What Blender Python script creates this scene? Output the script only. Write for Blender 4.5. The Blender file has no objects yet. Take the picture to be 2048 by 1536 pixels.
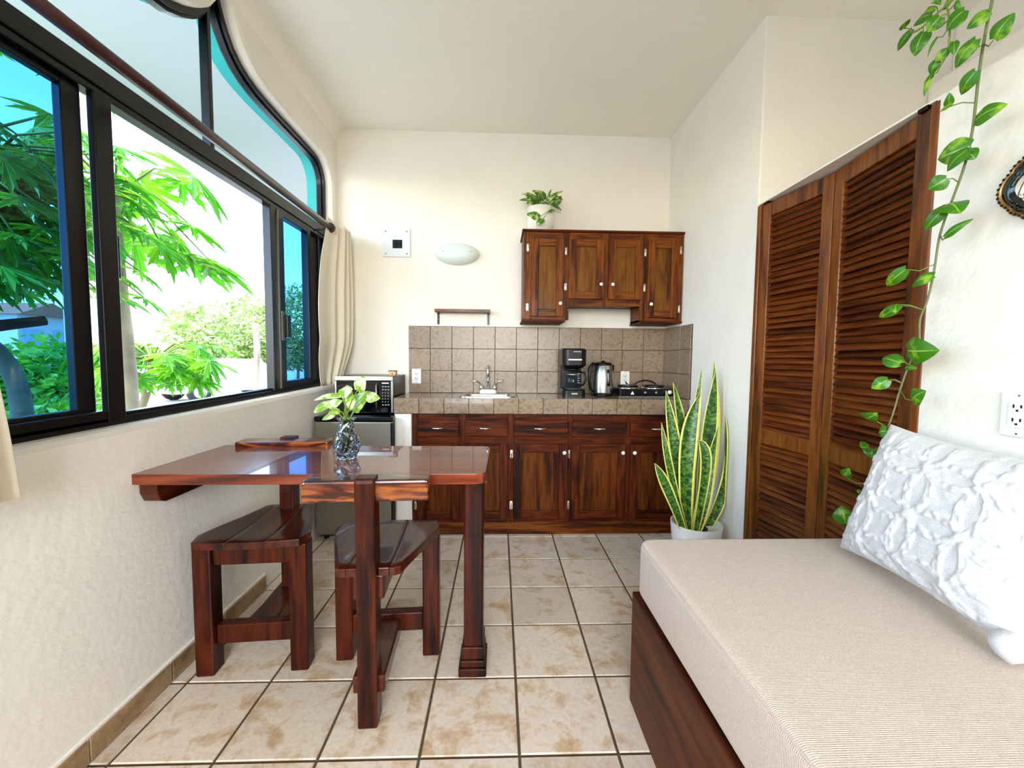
import bpy, bmesh, math, random
from math import sin, cos, pi, sqrt, radians
from mathutils import Vector, Matrix, noise
from mathutils.geometry import tessellate_polygon

rnd = random.Random(7)
SC = bpy.context.scene
COL = SC.collection

# ------------------------------------------------------------------ camera
cam_d = bpy.data.cameras.new('camera')
cam_d.sensor_fit = 'HORIZONTAL'; cam_d.sensor_width = 36.0
cam_d.lens = 36.0 * 810.4 / 2048.0
cam_d.clip_start = 0.02; cam_d.clip_end = 300
cam = bpy.data.objects.new('camera', cam_d); COL.objects.link(cam)
EYE = 1.2066
_p, _y, _r = radians(3.4636), radians(1.8703), radians(0.51724)
_Ry = Matrix(((cos(_y), -sin(_y), 0), (sin(_y), cos(_y), 0), (0, 0, 1)))
_B = Matrix(((1, 0, 0), (0, 0, -1), (0, 1, 0)))
_P = Matrix(((1, 0, 0), (0, cos(_p), -sin(_p)), (0, sin(_p), cos(_p))))
_R = Matrix(((cos(_r), -sin(_r), 0), (sin(_r), cos(_r), 0), (0, 0, 1)))
_w2c = _R @ _P @ _B @ _Ry                       # world -> camera (x right, y down, z forward)
_c2w = (Matrix(((1, 0, 0), (0, -1, 0), (0, 0, -1))) @ _w2c).transposed()
cam.matrix_world = Matrix.Translation((0, 0, EYE)) @ _c2w.to_4x4()
SC.camera = cam

# ------------------------------------------------------------------ view, sky, sun, fill lamps
SC.view_settings.view_transform = 'Standard'
SC.view_settings.look = 'None'
SC.view_settings.gamma = 1.0
SC.view_settings.use_curve_mapping = False
SC.view_settings.exposure = 0.16
SC.cycles.max_bounces = 10
SC.cycles.diffuse_bounces = 5
SC.cycles.transparent_max_bounces = 24
SC.cycles.transmission_bounces = 10
SC.cycles.glossy_bounces = 4
SC.cycles.caustics_reflective = False
SC.cycles.caustics_refractive = False

SKY_STRENGTH = 1.65
SUN_STRENGTH = 10.0
world = bpy.data.worlds.new('sky'); SC.world = world; world.use_nodes = True
wn = world.node_tree.nodes; wl = world.node_tree.links
bg = wn['Background']
sky = wn.new('ShaderNodeTexSky'); sky.sky_type = 'NISHITA'
sky.sun_disc = False; sky.sun_elevation = radians(58); sky.sun_rotation = radians(200)
sky.air_density = 1.0; sky.dust_density = 0.9; sky.ozone_density = 1.0
wl.new(sky.outputs[0], bg.inputs[0]); bg.inputs[1].default_value = SKY_STRENGTH

sun_d = bpy.data.lights.new('sun', 'SUN'); sun_d.energy = SUN_STRENGTH; sun_d.angle = radians(0.6)
sun_d.color = (1.0, 0.98, 0.95)
sun = bpy.data.objects.new('sun', sun_d); COL.objects.link(sun)
sun.rotation_euler = (Vector((0.35, 0.45, -0.82))).to_track_quat('-Z', 'Y').to_euler()

def area(name, loc, direction, sx, sy, power, color=(1, 1, 1)):
    d = bpy.data.lights.new(name, 'AREA'); d.shape = 'RECTANGLE'; d.size = sx; d.size_y = sy
    d.energy = power; d.color = color
    o = bpy.data.objects.new(name, d); COL.objects.link(o); o.location = loc
    o.rotation_euler = Vector(direction).to_track_quat('-Z', 'Z').to_euler()
    return o
# two lamps added at unseen, added openings as daylight fill for the room
area('side_fill', (-1.19, -0.25, 1.72), (1, 0.0, -0.45), 1.0, 1.3, 1.5, (0.93, 0.97, 1.0))

_l = area('rear_fill', (-0.05, -2.52, 1.80), (-0.18, 1, -0.62), 2.0, 1.4, 46, (1.0, 0.975, 0.94))
_l.data.spread = radians(100)

# ------------------------------------------------------------------ materials
def lin(h):
    h = h.lstrip('#'); o = []
    for i in (0, 2, 4):
        c = int(h[i:i + 2], 16) / 255
        o.append(c / 12.92 if c <= 0.04045 else ((c + 0.055) / 1.055) ** 2.4)
    return (o[0], o[1], o[2], 1.0)

def new_mat(name):
    m = bpy.data.materials.new(name); m.use_nodes = True
    return m, m.node_tree.nodes, m.node_tree.links, m.node_tree.nodes['Principled BSDF']

def simple(name, hexc, rough=0.5, metal=0.0, coat=0.0, bump=0.0, bscale=80.0, var=0.0, vscale=6.0, spec=0.5):
    m, n, l, b = new_mat(name)
    b.inputs['Base Color'].default_value = lin(hexc)
    b.inputs['Roughness'].default_value = rough
    b.inputs['Metallic'].default_value = metal
    b.inputs['Coat Weight'].default_value = coat
    b.inputs['Coat Roughness'].default_value = 0.06
    b.inputs['Specular IOR Level'].default_value = spec
    tc = None
    if bump or var: tc = n.new('ShaderNodeTexCoord')
    if bump:
        t = n.new('ShaderNodeTexNoise'); t.inputs['Scale'].default_value = bscale; t.inputs['Detail'].default_value = 5
        bp = n.new('ShaderNodeBump'); bp.inputs['Strength'].default_value = bump; bp.inputs['Distance'].default_value = 0.01
        l.new(tc.outputs['Object'], t.inputs['Vector']); l.new(t.outputs['Fac'], bp.inputs['Height']); l.new(bp.outputs[0], b.inputs['Normal'])
    if var:
        t2 = n.new('ShaderNodeTexNoise'); t2.inputs['Scale'].default_value = vscale; t2.inputs['Detail'].default_value = 4
        mx = n.new('ShaderNodeMixRGB'); mx.blend_type = 'MULTIPLY'; mx.inputs[0].default_value = var
        mx.inputs[1].default_value = lin(hexc)
        l.new(tc.outputs['Object'], t2.inputs['Vector'])
        rp = n.new('ShaderNodeValToRGB'); rp.color_ramp.elements[0].position = 0.3; rp.color_ramp.elements[1].position = 0.7
        l.new(t2.outputs['Fac'], rp.inputs[0]); l.new(rp.outputs[0], mx.inputs[2]); l.new(mx.outputs[0], b.inputs['Base Color'])
    return m

def wood(name, dark, mid, light, axis='x', scale=9.0, rough=0.32, coat=0.5, stretch=0.09, knots=False, crough=0.08, spec=0.5):
    m, n, l, b = new_mat(name)
    tc = n.new('ShaderNodeTexCoord'); oi = n.new('ShaderNodeObjectInfo')
    mp = n.new('ShaderNodeMapping')
    s = {'x': (stretch, 1, 1), 'y': (1, stretch, 1), 'z': (1, 1, stretch)}[axis]
    mp.inputs['Scale'].default_value = s
    ad = n.new('ShaderNodeVectorMath'); ad.operation = 'ADD'
    ml = n.new('ShaderNodeVectorMath'); ml.operation = 'SCALE'; ml.inputs[3].default_value = 0.0
    l.new(tc.outputs['Object'], ad.inputs[0])
    cx = n.new('ShaderNodeCombineXYZ')
    mm = n.new('ShaderNodeMath'); mm.operation = 'MULTIPLY'; mm.inputs[1].default_value = 7.3
    l.new(oi.outputs['Random'], mm.inputs[0])
    for i in range(3): l.new(mm.outputs[0], cx.inputs[i])
    l.new(cx.outputs[0], ad.inputs[1]); l.new(ad.outputs[0], mp.inputs['Vector'])
    t = n.new('ShaderNodeTexNoise'); t.inputs['Scale'].default_value = scale; t.inputs['Detail'].default_value = 3
    t.inputs['Distortion'].default_value = 0.6 if not knots else 1.6
    l.new(mp.outputs[0], t.inputs['Vector'])
    # rings out of the noise field
    mu = n.new('ShaderNodeMath'); mu.operation = 'MULTIPLY'; mu.inputs[1].default_value = 16.0 if not knots else 34.0
    sn = n.new('ShaderNodeMath'); sn.operation = 'SINE'
    l.new(t.outputs['Fac'], mu.inputs[0]); l.new(mu.outputs[0], sn.inputs[0])
    f = n.new('ShaderNodeTexNoise'); f.inputs['Scale'].default_value = scale * 7; f.inputs['Detail'].default_value = 6
    l.new(mp.outputs[0], f.inputs['Vector'])
    a = n.new('ShaderNodeMath'); a.operation = 'MULTIPLY_ADD'; a.inputs[1].default_value = 0.22 if not knots else 0.34
    l.new(sn.outputs[0], a.inputs[0]); l.new(f.outputs['Fac'], a.inputs[2])
    r = n.new('ShaderNodeValToRGB')
    e = r.color_ramp.elements
    e[0].position = 0.2; e[0].color = lin(dark); e[1].position = 0.85; e[1].color = lin(light)
    k = e.new(0.52); k.color = lin(mid)
    l.new(a.outputs[0], r.inputs[0]); l.new(r.outputs[0], b.inputs['Base Color'])
    b.inputs['Roughness'].default_value = rough
    b.inputs['Coat Weight'].default_value = coat; b.inputs['Coat Roughness'].default_value = crough
    b.inputs['Specular IOR Level'].default_value = spec
    bp = n.new('ShaderNodeBump'); bp.inputs['Strength'].default_value = 0.08; bp.inputs['Distance'].default_value = 0.004
    l.new(a.outputs[0], bp.inputs['Height']); l.new(bp.outputs[0], b.inputs['Normal'])
    return m

def tile_mat(name, cols, scale, rough=0.35, bump=0.15, coat=0.0):
    """mottled ceramic; every tile takes its own offset"""
    m, n, l, b = new_mat(name)
    tc = n.new('ShaderNodeTexCoord'); oi = n.new('ShaderNodeObjectInfo')
    mm = n.new('ShaderNodeMath'); mm.operation = 'MULTIPLY'; mm.inputs[1].default_value = 43.0
    l.new(oi.outputs['Random'], mm.inputs[0])
    cx = n.new('ShaderNodeCombineXYZ')
    for i in range(3): l.new(mm.outputs[0], cx.inputs[i])
    ad = n.new('ShaderNodeVectorMath'); ad.operation = 'ADD'
    l.new(tc.outputs['Object'], ad.inputs[0]); l.new(cx.outputs[0], ad.inputs[1])
    t1 = n.new('ShaderNodeTexNoise'); t1.inputs['Scale'].default_value = scale; t1.inputs['Detail'].default_value = 9; t1.inputs['Roughness'].default_value = 0.62
    t1.inputs['Distortion'].default_value = 0.4
    l.new(ad.outputs[0], t1.inputs['Vector'])
    r = n.new('ShaderNodeValToRGB'); e = r.color_ramp.elements
    e[0].position = cols[0][0]; e[0].color = lin(cols[0][1]); e[1].position = cols[-1][0]; e[1].color = lin(cols[-1][1])
    for p, h in cols[1:-1]:
        k = e.new(p); k.color = lin(h)
    l.new(t1.outputs['Fac'], r.inputs[0])
    t2 = n.new('ShaderNodeTexNoise'); t2.inputs['Scale'].default_value = scale * 9; t2.inputs['Detail'].default_value = 6
    l.new(ad.outputs[0], t2.inputs['Vector'])
    mx = n.new('ShaderNodeMixRGB'); mx.blend_type = 'OVERLAY'; mx.inputs[0].default_value = 0.35
    l.new(r.outputs[0], mx.inputs[1]); l.new(t2.outputs['Fac'], mx.inputs[2])
    hv = n.new('ShaderNodeHueSaturation')
    mr = n.new('ShaderNodeMapRange'); mr.inputs[3].default_value = 0.9; mr.inputs[4].default_value = 1.08
    l.new(oi.outputs['Random'], mr.inputs[0]); l.new(mr.outputs[0], hv.inputs['Value']); l.new(mx.outputs[0], hv.inputs['Color'])
    l.new(hv.outputs[0], b.inputs['Base Color'])
    b.inputs['Roughness'].default_value = rough; b.inputs['Coat Weight'].default_value = coat
    bp = n.new('ShaderNodeBump'); bp.inputs['Strength'].default_value = bump; bp.inputs['Distance'].default_value = 0.004
    l.new(t1.outputs['Fac'], bp.inputs['Height']); l.new(bp.outputs[0], b.inputs['Normal'])
    return m

def glass_pane(name, tint, gloss=0.05):
    m, n, l, b = new_mat(name)
    out = n['Material Output']; n.remove(b)
    tr = n.new('ShaderNodeBsdfTransparent'); tr.inputs[0].default_value = (*tint, 1)
    gl = n.new('ShaderNodeBsdfGlossy'); gl.inputs['Roughness'].default_value = 0.02
    mx = n.new('ShaderNodeMixShader'); fr = n.new('ShaderNodeFresnel'); fr.inputs[0].default_value = 1.3
    ge = n.new('ShaderNodeNewGeometry'); iv = n.new('ShaderNodeMath'); iv.operation = 'SUBTRACT'; iv.inputs[0].default_value = 1.0
    fm = n.new('ShaderNodeMath'); fm.operation = 'MULTIPLY'
    l.new(ge.outputs['Backfacing'], iv.inputs[1]); l.new(iv.outputs[0], fm.inputs[0]); l.new(fr.outputs[0], fm.inputs[1])
    l.new(fm.outputs[0], mx.inputs[0]); l.new(tr.outputs[0], mx.inputs[1]); l.new(gl.outputs[0], mx.inputs[2])
    l.new(mx.outputs[0], out.inputs[0])
    return m

def leaf_mat(name, base, edge, vein, variegate=0.45, rough=0.35, trans=0.25, scale=26.0):
    """uv: u across the blade, v along it"""
    m, n, l, b = new_mat(name)
    uv = n.new('ShaderNodeUVMap'); tc = n.new('ShaderNodeTexCoord')
    mp = n.new('ShaderNodeMapping'); mp.inputs['Scale'].default_value = (1, 1, 1)
    t = n.new('ShaderNodeTexNoise'); t.inputs['Scale'].default_value = scale; t.inputs['Detail'].default_value = 3
    l.new(tc.outputs['Object'], t.inputs['Vector'])
    r = n.new('ShaderNodeValToRGB'); e = r.color_ramp.elements
    e[0].position = variegate; e[0].color = (0, 0, 0, 1); e[1].position = min(variegate + 0.14, 1.0); e[1].color = (1, 1, 1, 1)
    l.new(t.outputs['Fac'], r.inputs[0])
    mx = n.new('ShaderNodeMixRGB'); mx.inputs[1].default_value = lin(base); mx.inputs[2].default_value = lin(edge)
    l.new(r.outputs[0], mx.inputs[0])
    sx = n.new('ShaderNodeSeparateXYZ'); l.new(uv.outputs[0], sx.inputs[0])
    s = n.new('ShaderNodeMath'); s.operation = 'SUBTRACT'; s.inputs[1].default_value = 0.5; l.new(sx.outputs[0], s.inputs[0])
    ab = n.new('ShaderNodeMath'); ab.operation = 'ABSOLUTE'; l.new(s.outputs[0], ab.inputs[0])
    lt = n.new('ShaderNodeMath'); lt.operation = 'LESS_THAN'; lt.inputs[1].default_value = 0.035; l.new(ab.outputs[0], lt.inputs[0])
    m2 = n.new('ShaderNodeMixRGB'); m2.inputs[2].default_value = lin(vein)
    mf = n.new('ShaderNodeMath'); mf.operation = 'MULTIPLY'; mf.inputs[1].default_value = 0.6; l.new(lt.outputs[0], mf.inputs[0])
    l.new(mf.outputs[0], m2.inputs[0]); l.new(mx.outputs[0], m2.inputs[1])
    l.new(m2.outputs[0], b.inputs['Base Color'])
    b.inputs['Roughness'].default_value = rough
    out = n['Material Output']
    if trans > 0:
        tl = n.new('ShaderNodeBsdfTranslucent'); l.new(m2.outputs[0], tl.inputs[0])
        ms = n.new('ShaderNodeMixShader'); ms.inputs[0].default_value = trans
        l.new(b.outputs[0], ms.inputs[1]); l.new(tl.outputs[0], ms.inputs[2]); l.new(ms.outputs[0], out.inputs[0])
    return m

def snake_mat():
    m, n, l, b = new_mat('snake_plant_leaf')
    uv = n.new('ShaderNodeUVMap'); sx = n.new('ShaderNodeSeparateXYZ'); l.new(uv.outputs[0], sx.inputs[0])
    oi = n.new('ShaderNodeObjectInfo')
    cx = n.new('ShaderNodeCombineXYZ')
    mu = n.new('ShaderNodeMath'); mu.operation = 'MULTIPLY'; mu.inputs[1].default_value = 2.5; l.new(sx.outputs[0], mu.inputs[0])
    mv = n.new('ShaderNodeMath'); mv.operation = 'MULTIPLY'; mv.inputs[1].default_value = 30.0; l.new(sx.outputs[1], mv.inputs[0])
    mr_ = n.new('ShaderNodeMath'); mr_.operation = 'MULTIPLY'; mr_.inputs[1].default_value = 40.0; l.new(oi.outputs['Random'], mr_.inputs[0])
    l.new(mu.outputs[0], cx.inputs[0]); l.new(mv.outputs[0], cx.inputs[1]); l.new(mr_.outputs[0], cx.inputs[2])
    t = n.new('ShaderNodeTexNoise'); t.inputs['Scale'].default_value = 1.6; t.inputs['Detail'].default_value = 4; t.inputs['Distortion'].default_value = 0.8
    l.new(cx.outputs[0], t.inputs['Vector'])
    r = n.new('ShaderNodeValToRGB'); e = r.color_ramp.elements
    e[0].position = 0.38; e[0].color = lin('#0d2e14'); e[1].position = 0.68; e[1].color = lin('#7f9a34')
    k = e.new(0.52); k.color = lin('#3c6f20')
    l.new(t.outputs['Fac'], r.inputs[0])
    s = n.new('ShaderNodeMath'); s.operation = 'SUBTRACT'; s.inputs[1].default_value = 0.5; l.new(sx.outputs[0], s.inputs[0])
    ab = n.new('ShaderNodeMath'); ab.operation = 'ABSOLUTE'; l.new(s.outputs[0], ab.inputs[0])
    gt = n.new('ShaderNodeMath'); gt.operation = 'GREATER_THAN'; gt.inputs[1].default_value = 0.385; l.new(ab.outputs[0], gt.inputs[0])
    mx = n.new('ShaderNodeMixRGB'); mx.inputs[2].default_value = lin('#e6df6a')
    l.new(gt.outputs[0], mx.inputs[0]); l.new(r.outputs[0], mx.inputs[1]); l.new(mx.outputs[0], b.inputs['Base Color'])
    b.inputs['Roughness'].default_value = 0.38
    return m

M = {}
M['plaster'] = simple('cream_plaster', '#f4eee2', 0.85, bump=0.22, bscale=38, var=0.05, vscale=3)
M['ceiling'] = simple('ceiling_plaster', '#f8f3e6', 0.9, bump=0.15, bscale=30)
M['teal'] = simple('turquoise_facade', '#17b5b8', 0.8, bump=0.1)
M['soffit'] = simple('porch_white', '#d3d0d4', 0.85)
M['grout'] = simple('brown_grout', '#5a4630', 0.9, bump=0.3, bscale=120)
M['floor_tile'] = tile_mat('floor_ceramic', [(0.28, '#b08c62'), (0.40, '#cdb393'), (0.50, '#e0d2bf'), (0.60, '#dbcbb6'), (0.75, '#bf9f78')], 8.5, 0.33, 0.12)
M['base_tile'] = tile_mat('baseboard_ceramic', [(0.30, '#6b5236'), (0.45, '#8f734e'), (0.6, '#a88c66'), (0.74, '#7c6040')], 9, 0.4, 0.12)
M['wall_tile'] = tile_mat('taupe_ceramic', [(0.28, '#665038'), (0.44, '#846d55'), (0.56, '#957e67'), (0.72, '#785f42')], 40, 0.3, 0.1)
M['tile_grout'] = simple('dark_grout', '#3b3430', 0.9)
M['counter_tile'] = tile_mat('counter_ceramic', [(0.28, '#665038'), (0.44, '#846d55'), (0.56, '#957e67'), (0.72, '#785f42')], 40, 0.16, 0.06, coat=0.3)
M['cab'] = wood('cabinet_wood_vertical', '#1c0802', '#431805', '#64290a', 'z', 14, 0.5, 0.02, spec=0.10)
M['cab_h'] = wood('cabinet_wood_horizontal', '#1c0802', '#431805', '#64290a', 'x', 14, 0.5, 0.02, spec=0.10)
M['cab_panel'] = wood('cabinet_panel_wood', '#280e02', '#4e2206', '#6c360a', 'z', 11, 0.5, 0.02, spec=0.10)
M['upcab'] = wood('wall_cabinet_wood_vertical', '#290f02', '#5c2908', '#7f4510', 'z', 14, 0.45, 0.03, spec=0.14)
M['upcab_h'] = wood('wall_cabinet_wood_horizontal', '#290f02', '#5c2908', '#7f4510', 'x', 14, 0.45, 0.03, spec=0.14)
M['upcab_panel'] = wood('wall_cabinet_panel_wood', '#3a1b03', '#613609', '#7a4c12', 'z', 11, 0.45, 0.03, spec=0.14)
M['table'] = wood('varnished_table_wood', '#3f1105', '#6a250d', '#883c18', 'x', 8, 0.26, 0.7, crough=0.03, spec=0.3)
M['chair'] = wood('varnished_chair_wood', '#130302', '#331006', '#4f1d09', 'z', 10, 0.34, 0.10, crough=0.06, spec=0.15)
M['chair_y'] = wood('varnished_seat_wood', '#190502', '#3a1206', '#521c09', 'y', 8, 0.28, 0.38, crough=0.04, spec=0.2)
M['chair_bar'] = wood('knotty_pine_bar', '#381105', '#68290c', '#92501d', 'x', 7, 0.26, 0.5, stretch=0.22, knots=True, crough=0.05)
M['louver'] = wood('louver_wood', '#2f0f03', '#5a240a', '#773e14', 'y', 12, 0.36, 0.2, spec=0.3)
M['louver_v'] = wood('louver_frame_wood', '#361604', '#66320c', '#844a16', 'z', 12, 0.36, 0.15, spec=0.3)
M['bedwood'] = wood('daybed_wood', '#220a04', '#471c0a', '#623012', 'y', 7, 0.45, 0.04, spec=0.12)
M['black_alu'] = simple('black_aluminium', '#04050a', 0.3, spec=0.35)
M['dark'] = simple('dark_gap', '#050505', 0.9)
M['pane_blue'] = glass_pane('blue_tinted_glass', (0.24, 0.47, 0.66))
M['pane_clear'] = glass_pane('clear_glass', (0.95, 0.965, 0.97))
M['steel'] = simple('brushed_steel', '#b9b7b0', 0.28, 1.0, bump=0.02, bscale=200)
M['steel_dull'] = simple('dull_steel', '#8f8a7c', 0.38, 1.0)
M['chrome'] = simple('chrome', '#e8e8e8', 0.08, 1.0)
M['brass_light'] = simple('nickel_hinge', '#d8d2c4', 0.25, 1.0)
M['black_plastic'] = simple('black_plastic', '#040507', 0.28, spec=0.3)
M['black_gloss'] = simple('black_glass', '#04060a', 0.06, coat=0.5)
M['white_plastic'] = simple('white_plastic', '#f2f1ee', 0.35)
M['white_ceramic'] = simple('white_ceramic', '#f3efe6', 0.22, coat=0.4)
M['print'] = simple('pale_print', '#c9ced6', 0.6)
M['panel_paint'] = simple('breaker_panel_paint', '#dfe1e3', 0.45)
M['frost'] = simple('frosted_glass', '#dfeae4', 0.45, coat=0.2)
M['rod'] = simple('burgundy_rod', '#36100d', 0.35, coat=0.3)
M['curtain'] = simple('cream_curtain', '#ece2cc', 0.9, bump=0.1, bscale=300)
M['soil'] = simple('potting_soil', '#2a1c12', 0.95, bump=0.6, bscale=90)
M['stem'] = simple('pothos_stem', '#6f8a2e', 0.5)
M['vine_stem'] = simple('vine_stem', '#6d7443', 0.55)
M['pothos'] = leaf_mat('pothos_leaf', '#3c7a0e', '#8fbc2a', '#a8d050', 0.54, trans=0.2)
M['pothos_var'] = leaf_mat('variegated_pothos_leaf', '#3f7a12', '#d5dc8a', '#c6d88a', 0.50, trans=0.2, scale=34)
M['pothos_pale'] = leaf_mat('pale_pothos_leaf', '#86b524', '#eef0c0', '#d8e69a', 0.47, trans=0.3, scale=30)
M['snake'] = snake_mat()
M['papaya'] = leaf_mat('papaya_leaf', '#4f9a12', '#86c01e', '#c8dc70', 0.5, trans=0.4, scale=3)
M['foliage'] = leaf_mat('hedge_leaf', '#7f9a4a', '#c8cc8c', '#b8c080', 0.5, trans=0.3, scale=2)
M['foliage_dark'] = leaf_mat('dark_tree_leaf', '#47a02c', '#9ccc34', '#b8d860', 0.47, trans=0.35, scale=3)
M['bark'] = simple('pale_bark', '#a08a70', 0.9, bump=0.6, bscale=12, var=0.5, vscale=5)
M['bark_dark'] = simple('dark_bark', '#3a2c22', 0.9, bump=0.5, bscale=14, var=0.4)
M['ground'] = simple('sandy_ground', '#b7b2a8', 0.95, bump=0.3, bscale=3, var=0.25, vscale=0.8)
M['grass'] = simple('lawn_green', '#6f9a3a', 0.95)
M['car'] = simple('white_car_paint', '#e8e8e6', 0.25, coat=0.6)
M['car_glass'] = simple('pale_car_glass', '#aab4ba', 0.15)
M['tyre'] = simple('tyre_rubber', '#15151a', 0.8)
M['building'] = simple('far_plaster', '#cfc4b4', 0.9)
M['roof'] = simple('far_roof', '#a8674a', 0.9)
M['pole'] = simple('pole_concrete', '#b9b6ae', 0.9)
M['brass'] = simple('antique_brass', '#a8834c', 0.35, 1.0)
M['brass_dark'] = simple('dark_brass', '#2a1d10', 0.4, 0.8)
M['mirror'] = simple('mirror_glass', '#f4f6f8', 0.01, 1.0)
M['lightwood'] = wood('light_wood', '#b27a4a', '#cf9a66', '#e2b884', 'x', 20, 0.5, 0.0)
M['shelfwood'] = wood('shelf_wood', '#3a1c0c', '#5d3218', '#7a4824', 'x', 18, 0.5, 0.1)
M['label_white'] = simple('white_print', '#f4f4f4', 0.6)

def fabric(name, hexc, rib=0.0, rscale=300, rough=0.95, bump=0.25, axis=1):
    m, n, l, b = new_mat(name)
    b.inputs['Roughness'].default_value = rough
    b.inputs['Sheen Weight'].default_value = 0.15
    tc = n.new('ShaderNodeTexCoord')
    t = n.new('ShaderNodeTexNoise'); t.inputs['Scale'].default_value = 420; t.inputs['Detail'].default_value = 2
    l.new(tc.outputs['Object'], t.inputs['Vector'])
    r = n.new('ShaderNodeValToRGB'); e = r.color_ramp.elements
    c = lin(hexc); e[0].position = 0.3; e[1].position = 0.7
    e[0].color = tuple(x * 0.80 for x in c[:3]) + (1,); e[1].color = tuple(min(1, x * 1.12) for x in c[:3]) + (1,)
    l.new(t.outputs['Fac'], r.inputs[0]); l.new(r.outputs[0], b.inputs['Base Color'])
    bp = n.new('ShaderNodeBump'); bp.inputs['Strength'].default_value = bump; bp.inputs['Distance'].default_value = 0.003
    if rib:
        w = n.new('ShaderNodeTexWave'); w.inputs['Scale'].default_value = rscale; w.bands_direction = 'Y' if axis == 1 else 'X'
        l.new(tc.outputs['Object'], w.inputs['Vector'])
        ad = n.new('ShaderNodeMath'); ad.operation = 'MULTIPLY_ADD'; ad.inputs[1].default_value = rib
        l.new(w.outputs['Fac'], ad.inputs[0]); l.new(t.outputs['Fac'], ad.inputs[2]); l.new(ad.outputs[0], bp.inputs['Height'])
    else:
        l.new(t.outputs['Fac'], bp.inputs['Height'])
    l.new(bp.outputs[0], b.inputs['Normal'])
    return m
M['mattress'] = fabric('beige_upholstery', '#d8c4b0', rib=0.7, rscale=85)
M['pillow'] = fabric('white_cotton', '#d9d6d3', bump=0.12)
M['piping'] = fabric('beige_piping', '#cfb9a6')

def vase_glass():
    m, n, l, b = new_mat('blue_grey_glass')
    b.inputs['Base Color'].default_value = (0.72, 0.86, 0.92, 1)
    b.inputs['Transmission Weight'].default_value = 1.0
    b.inputs['Roughness'].default_value = 0.02; b.inputs['IOR'].default_value = 1.45
    return m
M['vase'] = vase_glass()
M['carafe'] = glass_pane('carafe_glass', (0.75, 0.82, 0.85))

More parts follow.
